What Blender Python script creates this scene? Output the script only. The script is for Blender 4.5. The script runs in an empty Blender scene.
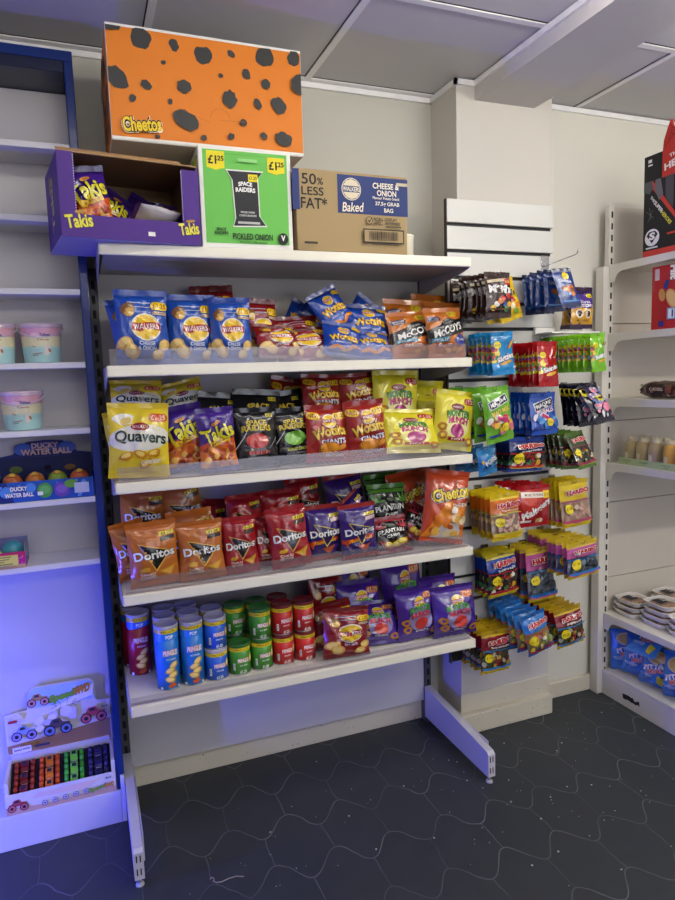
import bpy, bmesh, math, random
import numpy as np
from mathutils import Matrix, Vector
rad = math.radians
SC = bpy.context.scene
COL = SC.collection

# ------------------------------------------------------------------ materials
def lin(h):
    h = h.lstrip('#')
    out = []
    for i in (0, 2, 4):
        c = int(h[i:i+2], 16) / 255
        out.append(c/12.92 if c <= .04045 else ((c+.055)/1.055)**2.4)
    return (*out, 1)
_M = {}
def mat(hexc, rough=.5, metal=0, bump=0, bscale=40, emit=0, spec=.5, alpha=1, deep=1):
    k = (hexc, rough, metal, bump, bscale, emit, spec, alpha, deep)
    if k in _M: return _M[k]
    m = bpy.data.materials.new('paint_' + hexc.lstrip('#'))
    m.use_nodes = True
    nt = m.node_tree; b = nt.nodes['Principled BSDF']
    cc = lin(hexc); b.inputs['Base Color'].default_value = (cc[0]*deep, cc[1]*deep, cc[2]*deep, 1)
    if deep < 1: b.inputs['Coat Weight'].default_value = .35; b.inputs['Coat Roughness'].default_value = .12
    b.inputs['Roughness'].default_value = rough
    b.inputs['Metallic'].default_value = metal
    b.inputs['Specular IOR Level'].default_value = spec
    b.inputs['Alpha'].default_value = alpha
    if emit:
        b.inputs['Emission Color'].default_value = lin(hexc); b.inputs['Emission Strength'].default_value = emit
    if bump:
        t = nt.nodes.new('ShaderNodeTexCoord'); n = nt.nodes.new('ShaderNodeTexNoise'); n.inputs['Scale'].default_value = bscale
        n.inputs['Detail'].default_value = 3
        u = nt.nodes.new('ShaderNodeBump'); u.inputs['Strength'].default_value = bump; u.inputs['Distance'].default_value = .004
        nt.links.new(t.outputs['Object'], n.inputs['Vector']); nt.links.new(n.outputs['Fac'], u.inputs['Height'])
        nt.links.new(u.outputs['Normal'], b.inputs['Normal'])
    _M[k] = m
    return m
def foil(c): return mat(c, .22, 0, .8, 24, spec=.7, deep=.87)
def card(c): return mat(c, .55, 0, .05, 90, spec=.35)
def gloss(c): return mat(c, .3, spec=.5)
def steel(c): return mat(c, .38, 0, .03, 14, spec=.5)

def plaster(name, hexc, var=.06, rough=.7, stain=None):
    m = bpy.data.materials.new(name); m.use_nodes = True
    nt = m.node_tree; b = nt.nodes['Principled BSDF']; b.inputs['Roughness'].default_value = rough
    b.inputs['Specular IOR Level'].default_value = .3
    t = nt.nodes.new('ShaderNodeTexCoord'); n = nt.nodes.new('ShaderNodeTexNoise'); n.inputs['Scale'].default_value = 3; n.inputs['Detail'].default_value = 6
    r = nt.nodes.new('ShaderNodeMix'); r.data_type = 'RGBA'
    c = lin(hexc); r.inputs['A'].default_value = (c[0]*(1-var), c[1]*(1-var), c[2]*(1-var), 1); r.inputs['B'].default_value = c
    nt.links.new(t.outputs['Object'], n.inputs['Vector']); nt.links.new(n.outputs['Fac'], r.inputs['Factor'])
    last = r.outputs['Result']
    if stain:   # fine dark speckle of scuffs and dirt
        v = nt.nodes.new('ShaderNodeTexNoise'); v.inputs['Scale'].default_value = 90; v.inputs['Detail'].default_value = 2
        q = nt.nodes.new('ShaderNodeMath'); q.operation = 'GREATER_THAN'; q.inputs[1].default_value = stain
        r2 = nt.nodes.new('ShaderNodeMix'); r2.data_type = 'RGBA'; r2.inputs['B'].default_value = (.12, .1, .1, 1)
        nt.links.new(t.outputs['Object'], v.inputs['Vector']); nt.links.new(v.outputs['Fac'], q.inputs[0])
        nt.links.new(q.outputs[0], r2.inputs['Factor']); nt.links.new(last, r2.inputs['A']); last = r2.outputs['Result']
    nt.links.new(last, b.inputs['Base Color'])
    n2 = nt.nodes.new('ShaderNodeTexNoise'); n2.inputs['Scale'].default_value = 120
    u = nt.nodes.new('ShaderNodeBump'); u.inputs['Strength'].default_value = .12; u.inputs['Distance'].default_value = .002
    nt.links.new(t.outputs['Object'], n2.inputs['Vector']); nt.links.new(n2.outputs['Fac'], u.inputs['Height']); nt.links.new(u.outputs['Normal'], b.inputs['Normal'])
    return m

def clear_plastic(name, tint=(1, 1, 1, 1), haze=.12, gl=.07, hazecol=(.8, .8, .85, 1)):
    m = bpy.data.materials.new(name); m.use_nodes = True
    nt = m.node_tree; nt.nodes.clear()
    o = nt.nodes.new('ShaderNodeOutputMaterial'); t = nt.nodes.new('ShaderNodeBsdfTransparent'); t.inputs[0].default_value = tint
    d = nt.nodes.new('ShaderNodeBsdfDiffuse'); d.inputs[0].default_value = hazecol
    g = nt.nodes.new('ShaderNodeBsdfGlossy'); g.inputs['Roughness'].default_value = .12
    a = nt.nodes.new('ShaderNodeMixShader'); a.inputs[0].default_value = haze
    b = nt.nodes.new('ShaderNodeMixShader'); b.inputs[0].default_value = gl
    nt.links.new(t.outputs[0], a.inputs[1]); nt.links.new(d.outputs[0], a.inputs[2])
    nt.links.new(a.outputs[0], b.inputs[1]); nt.links.new(g.outputs[0], b.inputs[2]); nt.links.new(b.outputs[0], o.inputs[0])
    return m

def floor_material():
    m = bpy.data.materials.new('ogee_floor_tile'); m.use_nodes = True
    nt = m.node_tree; B = nt.nodes['Principled BSDF']
    L = nt.links.new
    def N(op, a, b=None, c=None):
        n = nt.nodes.new('ShaderNodeMath'); n.operation = op
        for i, v in enumerate((a, b, c)):
            if v is None: continue
            if isinstance(v, (int, float)): n.inputs[i].default_value = v
            else: L(v, n.inputs[i])
        return n.outputs[0]
    t = nt.nodes.new('ShaderNodeTexCoord'); s = nt.nodes.new('ShaderNodeSeparateXYZ'); L(t.outputs['Object'], s.inputs[0])
    # slight hand-laid wobble
    nz = nt.nodes.new('ShaderNodeTexNoise'); nz.inputs['Scale'].default_value = 7; L(t.outputs['Object'], nz.inputs['Vector'])
    wob = N('MULTIPLY', N('SUBTRACT', nz.outputs['Fac'], .5), .03)
    X = N('ADD', s.outputs[0], wob); Y = N('ADD', s.outputs[1], wob)
    P, A, S = .202, .046, .223
    ph = N('MULTIPLY', N('SUBTRACT', X, 1.0), 2*math.pi/P)
    q = N('DIVIDE', N('MULTIPLY', N('ADD', Y, .672), -1), S)           # row coordinate, growing towards the viewer
    r = N('ROUND', q)
    par = N('SUBTRACT', 1, N('MULTIPLY', 2, N('ABSOLUTE', N('MODULO', r, 2))))
    cosv = N('COSINE', ph)
    wave = N('MULTIPLY', N('MULTIPLY', cosv, par), A)
    dy = N('SUBTRACT', N('MULTIPLY', N('SUBTRACT', r, q), S), wave)
    # y - (yr + wave): yr=-.672-S r ; y=-.672-S q  -> S(r-q)-wave ; divide by slope length
    slope = N('MULTIPLY', N('SINE', ph), A*2*math.pi/P)
    dist = N('DIVIDE', N('ABSOLUTE', dy), N('SQRT', N('ADD', 1, N('MULTIPLY', slope, slope))))
    # straight joints from a trough of row f to the crest of row f+1
    f = N('FLOOR', q); parf = N('SUBTRACT', 1, N('MULTIPLY', 2, N('ABSOLUTE', N('MODULO', f, 2))))
    half = N('MULTIPLY', N('SUBTRACT', 1, parf), math.pi/4)
    jx = N('MULTIPLY', N('ABSOLUTE', N('COSINE', N('ADD', N('MULTIPLY', ph, .5), half))), P/math.pi)
    fr = N('SUBTRACT', q, f)
    inb = N('LESS_THAN', N('ABSOLUTE', N('SUBTRACT', fr, .5)), .5 - A/S)
    jd = N('ADD', jx, N('MULTIPLY', N('SUBTRACT', 1, inb), 1))
    n2 = nt.nodes.new('ShaderNodeTexNoise'); n2.inputs['Scale'].default_value = 5; n2.inputs['Detail'].default_value = 5; L(t.outputs['Object'], n2.inputs['Vector'])
    def line(d, w0, w1, k):
        mr = nt.nodes.new('ShaderNodeMapRange'); mr.inputs['From Min'].default_value = w0; mr.inputs['From Max'].default_value = w1
        mr.inputs['To Min'].default_value = k; mr.inputs['To Max'].default_value = 0; L(d, mr.inputs['Value']); return mr.outputs[0]
    worn = nt.nodes.new('ShaderNodeMapRange'); worn.inputs['From Min'].default_value = .38; worn.inputs['From Max'].default_value = .68
    worn.inputs['To Min'].default_value = .25; L(n2.outputs['Fac'], worn.inputs['Value'])
    dust = N('MULTIPLY', N('MAXIMUM', line(dist, .0007, .0025, .62), line(jd, .0006, .0020, .40)), worn.outputs[0])
    base = nt.nodes.new('ShaderNodeMix'); base.data_type = 'RGBA'
    base.inputs['A'].default_value = lin('#2e3135'); base.inputs['B'].default_value = lin('#3d4145')
    n3 = nt.nodes.new('ShaderNodeTexNoise'); n3.inputs['Scale'].default_value = 14; n3.inputs['Detail'].default_value = 8; L(t.outputs['Object'], n3.inputs['Vector'])
    L(n3.outputs['Fac'], base.inputs['Factor'])
    mix = nt.nodes.new('ShaderNodeMix'); mix.data_type = 'RGBA'; mix.inputs['B'].default_value = lin('#8d9094')
    L(base.outputs['Result'], mix.inputs['A']); L(dust, mix.inputs['Factor']); L(mix.outputs['Result'], B.inputs['Base Color'])
    rr = nt.nodes.new('ShaderNodeMapRange'); rr.inputs['To Min'].default_value = .38; rr.inputs['To Max'].default_value = .62
    L(n3.outputs['Fac'], rr.inputs['Value']); L(rr.outputs[0], B.inputs['Roughness'])
    B.inputs['Specular IOR Level'].default_value = .35
    bu = nt.nodes.new('ShaderNodeBump'); bu.inputs['Strength'].default_value = .25; bu.inputs['Distance'].default_value = .003
    L(N('ADD', N('MULTIPLY', n3.outputs['Fac'], .25), N('MULTIPLY', N('MAXIMUM', line(dist, .001, .004, 1), line(jd, .001, .003, 1)), -.5)), bu.inputs['Height'])
    L(bu.outputs['Normal'], B.inputs['Normal'])
    return m

# ------------------------------------------------------------------ mesh builder
class MB:
    def __init__(self): self.v = []; self.f = []; self.m = []; self.s = []; self.mats = []
    def mi(self, m):
        if m not in self.mats: self.mats.append(m)
        return self.mats.index(m)
    def add(self, vs, fs, m, smooth=False):
        o = len(self.v); k = self.mi(m)
        self.v += [tuple(p) for p in vs]
        for f in fs:
            self.f.append(tuple(i+o for i in f)); self.m.append(k); self.s.append(smooth)
        return self
    def box(self, x0, x1, y0, y1, z0, z1, m, bev=0, M=None):
        if bev:
            bm = bmesh.new(); bmesh.ops.create_cube(bm, size=1)
            for v in bm.verts: v.co = ((x0+x1)/2+v.co.x*(x1-x0), (y0+y1)/2+v.co.y*(y1-y0), (z0+z1)/2+v.co.z*(z1-z0))
            bmesh.ops.bevel(bm, geom=bm.edges[:], offset=bev, segments=2, affect='EDGES', profile=.5)
            bm.verts.index_update()
            vs = [v.co.copy() for v in bm.verts]; fs = [[v.index for v in f.verts] for f in bm.faces]; bm.free()
        else:
            vs = [Vector(p) for p in ((x0,y0,z0),(x1,y0,z0),(x1,y1,z0),(x0,y1,z0),(x0,y0,z1),(x1,y0,z1),(x1,y1,z1),(x0,y1,z1))]
            fs = [(0,3,2,1),(4,5,6,7),(0,1,5,4),(1,2,6,5),(2,3,7,6),(3,0,4,7)]
        if M is not None: vs = [M @ v for v in vs]
        return self.add(vs, fs, m, False)
    def prism(self, pts, axis, a, b, m, M=None):
        """extrude polygon pts (2d) along axis from a to b"""
        n = len(pts)
        def p(q, t): return {'x': (t, q[0], q[1]), 'y': (q[0], t, q[1]), 'z': (q[0], q[1], t)}[axis]
        vs = [Vector(p(q, a)) for q in pts] + [Vector(p(q, b)) for q in pts]
        if M is not None: vs = [M @ v for v in vs]
        fs = [tuple(range(n))[::-1], tuple(range(n, 2*n))] + [(i, (i+1) % n, n+(i+1) % n, n+i) for i in range(n)]
        return self.add(vs, fs, m, False)
    def tube(self, path, r, m, seg=8, M=None):
        P = [Vector(p) for p in path]; vs = []; fs = []
        up = None
        for i, p in enumerate(P):
            d = (P[min(i+1, len(P)-1)] - P[max(i-1, 0)]).normalized()
            if up is None: up = d.orthogonal().normalized()
            up = (up - d*up.dot(d)).normalized(); w = d.cross(up)
            rr = r[i] if isinstance(r, (list, tuple)) else r
            for k in range(seg):
                a = 2*math.pi*k/seg; vs.append(p + (up*math.cos(a) + w*math.sin(a))*rr)
        for i in range(len(P)-1):
            for k in range(seg):
                fs.append((i*seg+k, i*seg+(k+1) % seg, (i+1)*seg+(k+1) % seg, (i+1)*seg+k))
        fs += [tuple(range(seg))[::-1], tuple(range((len(P)-1)*seg, len(P)*seg))]
        if M is not None: vs = [M @ v for v in vs]
        return self.add(vs, fs, m, True)
    def lathe(self, prof, m, seg=28, M=None, ribs=0, ribamp=0, closed=True):
        vs = []; fs = []
        for (r, z) in prof:
            for k in range(seg):
                a = 2*math.pi*k/seg; q = r*(1+ribamp*math.cos(ribs*a)) if ribs else r
                vs.append(Vector((q*math.cos(a), q*math.sin(a), z)))
        for i in range(len(prof)-1):
            for k in range(seg): fs.append((i*seg+k, i*seg+(k+1) % seg, (i+1)*seg+(k+1) % seg, (i+1)*seg+k))
        if closed: fs += [tuple(range(seg))[::-1], tuple(range((len(prof)-1)*seg, len(prof)*seg))]
        if M is not None: vs = [M @ v for v in vs]
        return self.add(vs, fs, m, True)
    def mesh(self, name):
        me = bpy.data.meshes.new(name); me.from_pydata(self.v, [], self.f)
        for m in self.mats: me.materials.append(m)
        me.polygons.foreach_set('material_index', self.m); me.polygons.foreach_set('use_smooth', self.s)
        me.update(); return me
    def build(self, name, parent=None):
        return link(name, self.mesh(name), parent)
def link(name, data, parent=None):
    o = bpy.data.objects.new(name, data); COL.objects.link(o)
    if parent is not None: o.parent = parent
    return o
def tag(o, label, cat, group=None, kind=None):
    o['label'] = label; o['category'] = cat
    if group: o['group'] = group
    if kind: o['kind'] = kind
    return o
def thing(name, loc, label, cat, group=None, rz=0):
    o = link(name, None); o.location = loc; o.rotation_euler = (0, 0, rz); o.empty_display_size = .05
    return tag(o, label, cat, group)
def struct(name, mb):
    o = mb.build(name); o['kind'] = 'structure'; return o
def copy_tree(o, parent=None):
    c = o.copy(); COL.objects.link(c)
    if parent is not None: c.parent = parent
    for ch in o.children: copy_tree(ch, c)
    return c

# ------------------------------------------------------------------ flat print (lettering, logos) mapped onto surfaces
_T = {}
def glyphs(s, bold=0.0):
    k = (s, bold)
    if k in _T: return _T[k]
    c = bpy.data.curves.new('lettering', 'FONT'); c.body = s; c.size = 1; c.offset = bold; c.resolution_u = 3
    c.align_x = 'CENTER'; c.fill_mode = 'FRONT'
    o = bpy.data.objects.new('lettering', c); COL.objects.link(o)
    bpy.context.view_layer.update()
    me = o.to_mesh()
    v = np.array([p.co[:2] for p in me.vertices]) if len(me.vertices) else np.zeros((0, 2))
    f = [tuple(p.vertices) for p in me.polygons]
    o.to_mesh_clear(); bpy.data.objects.remove(o); bpy.data.curves.remove(c)
    _T[k] = (v, f); return _T[k]
class Print:
    """2D artwork in stacked layers"""
    def __init__(self): self.items = []
    def poly(self, pts, c): self.items.append((np.array(pts, float), [tuple(range(len(pts)))], c)); return self
    def rect(self, cx, cy, w, h, c, rot=0, sh=0):
        p = [(-w/2,-h/2),(w/2,-h/2),(w/2,h/2),(-w/2,h/2)]
        a = rad(rot); return self.poly([(cx+(x+sh*y)*math.cos(a)-y*math.sin(a), cy+(x+sh*y)*math.sin(a)+y*math.cos(a)) for x, y in p], c)
    def ell(self, cx, cy, rx, ry, c, rot=0, n=22, jag=0, seed=1):
        g = random.Random(seed); a0 = rad(rot); pts = []
        for i in range(n):
            a = 2*math.pi*i/n; k = 1 + (g.uniform(-jag, jag) if jag else 0); x, y = rx*k*math.cos(a), ry*k*math.sin(a)
            pts.append((cx+x*math.cos(a0)-y*math.sin(a0), cy+x*math.sin(a0)+y*math.cos(a0)))
        return self.poly(pts, c)
    def rrect(self, cx, cy, w, h, c, rot=0):
        r = min(w, h)*.48; pts = []
        for qx, qy, a0 in ((w/2-r, h/2-r, 0), (-w/2+r, h/2-r, 90), (-w/2+r, -h/2+r, 180), (w/2-r, -h/2+r, 270)):
            for k in range(5): a = rad(a0+k*22.5); pts.append((qx+r*math.cos(a), qy+r*math.sin(a)))
        a = rad(rot); return self.poly([(cx+x*math.cos(a)-y*math.sin(a), cy+x*math.sin(a)+y*math.cos(a)) for x, y in pts], c)
    def text(self, s, cx, cy, w, h, c, rot=0, sh=0, bold=.03, out=None, ow=.06, arc=0):
        v0, f0 = glyphs(s, bold*.5)
        if not len(v0): return self
        mn, mx = v0.min(0), v0.max(0); ctr = (mn+mx)/2; sz = np.maximum(mx-mn, 1e-6)
        def put(b, col):
            b *= .5
            v, f = glyphs(s, b); q = (v-ctr)/sz*np.array([w, h]); x = q[:, 0]+sh*q[:, 1]; y = q[:, 1] + arc*(1-(2*q[:, 0]/w)**2)
            a = rad(rot); self.items.append((np.stack([cx+x*math.cos(a)-y*math.sin(a), cy+x*math.sin(a)+y*math.cos(a)], 1), f, col))
        if out: put(bold+ow, out)
        put(bold, c); return self
    def price(self, cx, cy, w, h, bg, fg, s='£1.25', rot=0): self.rrect(cx, cy, w, h, bg, rot); return self.text(s, cx, cy, w*.78, h*.6, fg, rot)
    def blobs(self, x0, x1, y0, y1, n, cols, r, seed, jag=.15):
        g = random.Random(seed)
        for i in range(n):
            a = r*g.uniform(.7, 1.3); self.ell(g.uniform(x0, x1), g.uniform(y0, y1), a, a*g.uniform(.6, 1), cols[i % len(cols)], g.uniform(0, 180), 9, jag, i)
        return self
    def chip(self, cx, cy, rx, ry, rot=0, c='#d9a94e', c2='#f0cf7c'):
        self.ell(cx, cy, rx, ry, c, rot, 14, .07, 3); return self.ell(cx-.1*rx, cy+.12*ry, rx*.72, ry*.66, c2, rot, 12, .08, 5)
    def emit(self, mb, mapf, xs=(), ys=(), clip=None, off0=.0007, doff=.0003, mf=None, smooth=True):
        mf = mf or card
        bm = bmesh.new(); names = []
        for li, (v, f, c) in enumerate(self.items):
            if c not in names: names.append(c)
            vs = [bm.verts.new((p[0], p[1], li)) for p in v]
            for q in f:
                try: fc = bm.faces.new([vs[i] for i in q]); fc.material_index = names.index(c)
                except ValueError: pass
        def cut(co, no, outer=False):
            bmesh.ops.bisect_plane(bm, geom=bm.verts[:]+bm.edges[:]+bm.faces[:], dist=1e-7, plane_co=co, plane_no=no, clear_outer=outer)
        if clip:
            x0, x1, y0, y1 = clip
            cut((x1,0,0),(1,0,0),True); cut((x0,0,0),(-1,0,0),True); cut((0,y1,0),(0,1,0),True); cut((0,y0,0),(0,-1,0),True)
        for x in xs: cut((x,0,0),(1,0,0))
        for y in ys: cut((0,y,0),(0,1,0))
        bm.normal_update()
        for fc in bm.faces:
            if fc.normal.z < 0: fc.normal_flip()
        bm.verts.index_update()
        vs = [mapf(v.co.x, v.co.y, off0+doff*v.co.z) for v in bm.verts]
        by = {}
        for fc in bm.faces: by.setdefault(fc.material_index, []).append([v.index for v in fc.verts])
        o = len(mb.v); mb.v += [tuple(p) for p in vs]
        for k, fl in by.items():
            mi = mb.mi(mf(names[k]))
            for q in fl: mb.f.append(tuple(i+o for i in q)); mb.m.append(mi); mb.s.append(smooth)
        bm.free()
def plane_map(origin, ux, uy):
    o, x, y = Vector(origin), Vector(ux), Vector(uy); n = x.cross(y).normalized()
    return lambda a, b, t: o + x*a + y*b + n*t

# ------------------------------------------------------------------ foil bags
def pillow(w, h, d, seed, nu, nv, wr=1.0, pinch=.05):
    g = np.random.RandomState(seed)
    u = np.linspace(-1, 1, nu+1); v = np.linspace(-1, 1, nv+1); U, V = np.meshgrid(u, v)
    prof = (1-np.abs(U)**2.4)**.72*(1-np.abs(V)**2.6)**.62
    low = sum(g.uniform(-1, 1)*np.sin(U*g.uniform(1, 4)+V*g.uniform(-4, 4)+g.uniform(0, 6)) for _ in range(6))
    fr = d*.55*prof*(1+.10*low); bk = d*.45*prof*(1+.08*low[::-1])
    edge = np.exp(-(1-np.abs(V))*4.5)
    rip = sum(g.uniform(.5, 1)*np.sin(U*g.uniform(6, 17)+g.uniform(0, 6)) for _ in range(4))
    fr = fr + wr*.0030*rip*edge*(1-np.abs(U)**6)*(1-np.abs(V)**14)
    for _ in range(13):      # creases
        a = g.uniform(0, math.pi); cx, cy = g.uniform(-.9, .9), g.uniform(-.9, .9)
        t = (U-cx)*math.cos(a)+(V-cy)*math.sin(a); s = -(U-cx)*math.sin(a)+(V-cy)*math.cos(a)
        fr = fr + wr*g.choice([-1, 1])*g.uniform(.003, .0095)*np.exp(-(t/.075)**2-(s/.6)**2)*(1-U**4)*(1-V**6)
    X = w/2*U*(1-pinch*(1-V**2)*(1+.3*np.sin(3*V+seed)) + wr*.010*np.sin(V*g.uniform(5, 9)+g.uniform(0, 6))*np.abs(U)**6) ; Z = h/2*V
    bend = .006*np.sin(V*2+seed)*wr
    F = np.stack([X, -fr+bend, Z], -1); K = np.stack([X, bk+bend, Z], -1)
    return u, v, F, K
def make_bag(name, w, h, d, base, prn, seed, nu=20, nv=24, seal=.016, sealcol=None, back=None, slot=False, wr=1.0, pinch=.05, mf=foil, origin='mid', backcol=None):
    """pillow pack: body mesh with its printing, children top_seal and bottom_seal. returns body object (unlabelled)"""
    hb = h-2*seal
    u, v, F, K = pillow(w, hb, d, seed, nu, nv, wr, pinch)
    oz = 0 if origin == 'mid' else -h/2+.006
    F[..., 2] += oz; K[..., 2] += oz
    n1 = nu+1; mb = MB()
    fs = [(j*n1+i, j*n1+i+1, (j+1)*n1+i+1, (j+1)*n1+i) for j in range(nv) for i in range(nu)]
    mb.add(F.reshape(-1, 3), fs, mf(base), True)
    mb.add(K.reshape(-1, 3), [q[::-1] for q in fs], mf(backcol or base), True)
    du = np.gradient(F, axis=1); dv = np.gradient(F, axis=0); Nn = np.cross(du, dv); Nn /= np.linalg.norm(Nn, axis=-1, keepdims=True)+1e-12
    a = hb/w
    def mp(x, y, t):
        fx = min(max((x+1)/2*nu, 0), nu-1e-6); fy = min(max((y/a+1)/2*nv, 0), nv-1e-6)
        i, j = int(fx), int(fy); p, q = fx-i, fy-j
        def lerp(A): return (A[j, i]*(1-p)+A[j, i+1]*p)*(1-q)+(A[j+1, i]*(1-p)+A[j+1, i+1]*p)*q
        r = lerp(F)+lerp(Nn)*t; return r
    P = Print(); prn(P, a)
    P.emit(mb, mp, list(u[1:-1]), list(v[1:-1]*a), (-.985, .985, -a*.985, a*.985), mf=mf)
    o = mb.build(name)
    g = random.Random(seed+7)
    for nm, z0, z1, row, sg in (('top_seal', hb/2+oz, h/2+oz, -1, 1), ('bottom_seal', -hb/2+oz, -h/2+oz, 0, -1)):
        s = MB(); n = 14; nz = 3; vs = []; amp = .0022*wr; p1, p2 = g.uniform(0, 6), g.uniform(5, 9)
        yb = float(F[row, :, 1].mean())
        for side in (-1, 1):
            for j in range(nz+1):
                for i in range(n+1):
                    q = -1+2*i/n; k = j/nz
                    x = w/2*q*(1+.012*k); zz = z0+(z1-z0)*k + (sg*.0013*(i % 2) if j == nz else 0)
                    y = yb + side*.0007 + amp*math.sin(q*p2+p1)*k - (.004*k*wr if sg > 0 else -.004*k*wr)
                    vs.append((x, y, zz))
        W1 = n+1; fl = []
        for j in range(nz):
            for i in range(n):
                if slot and nm == 'top_seal' and j == 1 and i in (6, 7): continue
                q = (j*W1+i, j*W1+i+1, (j+1)*W1+i+1, (j+1)*W1+i)
                off = (nz+1)*W1
                fl.append(q if sg > 0 else q[::-1]); fl.append(tuple(x+off for x in (q[::-1] if sg > 0 else q)))
        s.add(vs, fl, mf(sealcol or base), True); s.build(nm, o)
    return o

# --- artwork of every pack --------------------------------------------------
def roundel(P, x, y, r, s='WALKERS', ring=True):
    if ring: P.ell(x, y, r*1.1, r*1.02, '#e8e4da')
    P.ell(x, y, r, r*.92, '#f2c61c')
    P.poly([(x-r*1.05, y-.26*r), (x-.5*r, y-.36*r), (x, y-.25*r), (x+.5*r, y-.16*r), (x+1.05*r, y-.30*r), (x+1.05*r, y+.28*r), (x+.5*r, y+.38*r), (x, y+.3*r), (x-.5*r, y+.22*r), (x-1.05*r, y+.32*r)], '#b3161c')
    P.text(s, x, y, r*1.85, r*.42, '#f4f2ee', 2, bold=.035)
def a_walkers(l1, l2, band):
    def f(P, a):
        P.rect(0, a*.93, 2, a*.05, band)
        P.rect(-.1, a*.74, .9, .035, '#c9cfe2'); P.rect(.0, a*.6, .7, .03, '#c9cfe2')
        P.ell(-.55, a*.52, .27, .25, '#8a5a24', 30, 16, .05); P.ell(-.5, a*.43, .2, .17, '#e0b04c', 30, 14, .08)
        roundel(P, .1, -.05, .52)
        P.price(.66, a*.63, .62, .32, '#f6d21a', '#a6231a'); P.rect(.66, a*.40, .5, .12, '#d9c9a8'); P.text('PRICE MARKED', .66, a*.40, .46, .07, '#8f2a22')
        P.text(l1, .1, -a*.55, .6, .13, '#dfe6f5', bold=.04)
        if l2: P.text(l2, .1, -a*.68, .66, .14, '#dfe6f5', bold=.04)
        for x, y, r, t in ((-.68, -a*.55, .3, 20), (-.45, -a*.75, .3, -30), (.72, -a*.6, .24, 60), (.5, -a*.86, .22, 10)): P.chip(x, y, r, r*.78, t)
    return f
def a_wotsits(P, a):
    P.rect(0, a*.94, 2, a*.05, '#0b2c86'); roundel(P, .0, a*.5, .3)
    P.text('Wotsits', .0, -.12, 1.5, .52, '#f0bf1e', 6, bold=.07, out='#4a2a10', ow=.06, arc=.1)
    P.text('REALLY CHEESY', 0, -a*.45, .9, .1, '#dfe6f5')
    for x, y, t in ((-.5, -.75*a, 20), (-.1, -.8*a, -25), (.35, -.72*a, 40), (.65, -.62*a, 0)): P.ell(x, y, .27, .11, '#e58a1c', t, 12, .08)
    P.price(.68, a*.72, .5, .25, '#f6d21a', '#a6231a')
def a_giants(P, a):
    P.price(-.66, a*.72, .6, .34, '#f3c81d', '#8d1c14', 'NEW', -12); P.price(.6, a*.72, .78, .32, '#f3c81d', '#8d1c14', rot=8)
    roundel(P, .05, a*.5, .32)
    P.text('Wotsits', .05, .02, 1.6, .5, '#eec23a', 10, bold=.07, out='#5a2410', ow=.06, arc=.1)
    P.text('GIANTS', .2, -.38, 1.2, .26, '#f1f1f5', 5, bold=.05, out='#26307a', ow=.06)
    P.ell(.0, -a*.6, .52, .3, '#a85a14', 0, 18, .05); P.ell(.0, -a*.57, .46, .24, '#e3922a', 0, 16, .05)
    P.ell(.62, -a*.55, .2, .12, '#e3922a', 30, 12, .08); P.text('REALLY CHEESY', .3, -a*.86, .9, .1, '#eadfd2')
def a_mccoys(P, a):
    P.rrect(-.6, a*.6, .62, .26, '#1a2c6b'); P.text('BIGGER', -.6, a*.63, .48, .08, '#e7d9c5'); P.text('RIDGE', -.6, a*.53, .42, .08, '#e7d9c5')
    P.price(.42, a*.82, .5, .3, '#f2d121', '#7a2a12', 'ONLY £1.25')
    P.rect(.0, .02, 2.3, .66, '#1b1a1c', 16); P.ell(.1, .3, .45, .28, '#1b1a1c', 16)
    P.text('McCOYS', .05, .03, 1.62, .36, '#f2efe9', 16, .2, bold=.06); P.text('THE REAL', .05, .36, .5, .09, '#d8d3ca', 16)
    P.rect(-.42, -a*.42, .82, .2, '#3f7f96'); P.text('SPECIALLY', -.42, -a*.42, .7, .11, '#e9eef0')
    P.rect(-.2, -a*.66, .95, .2, '#a8461a'); P.text('GRILLED', -.2, -a*.66, .72, .13, '#f3e6cf')
    P.poly([(.3, -.45), (.65, -.12), (1., -.45), (.65, -.9)], '#2a3a8f'); P.text('FLAME', .65, -.45, .45, .12, '#dfe3f2')
    for x, y in ((.3, -a*.85), (.6, -a*.9), (.0, -a*.92)): P.chip(x, y, .25, .15, 10, '#b8691c', '#e39b3c')
def a_quavers(P, a):
    P.ell(0, .06, 1.02, .46, '#e9e6da', 4); P.ell(-.52, a*.64, .34, .2, '#f2efe4', 0, 14, .14); P.ell(-.45, a*.58, .2, .13, '#e8c75c', 20, 12, .1)
    P.price(.62, a*.68, .64, .28, '#d3541c', '#f8e9c8')
    P.ell(.0, .43, .3, .13, '#9c1b1f'); P.text('WALKERS', 0, .43, .5, .1, '#e8d9c8')
    P.text('Quavers', .03, .04, 1.68, .46, '#14352a', -3, bold=.05, arc=.04)
    for x, y, t in ((-.45, -a*.5, 20), (.0, -a*.45, -20), (.45, -a*.42, 15), (.2, -a*.72, 40)): P.ell(x, y, .24, .14, '#c98a16', t, 14, .1); P.ell(x-.02, y+.03, .16, .08, '#f3d265', t, 12, .1)
    P.text('CHEESE', .35, -a*.66, .7, .13, '#f6efdd', 5, bold=.05, out='#b07a18', ow=.05)
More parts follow.
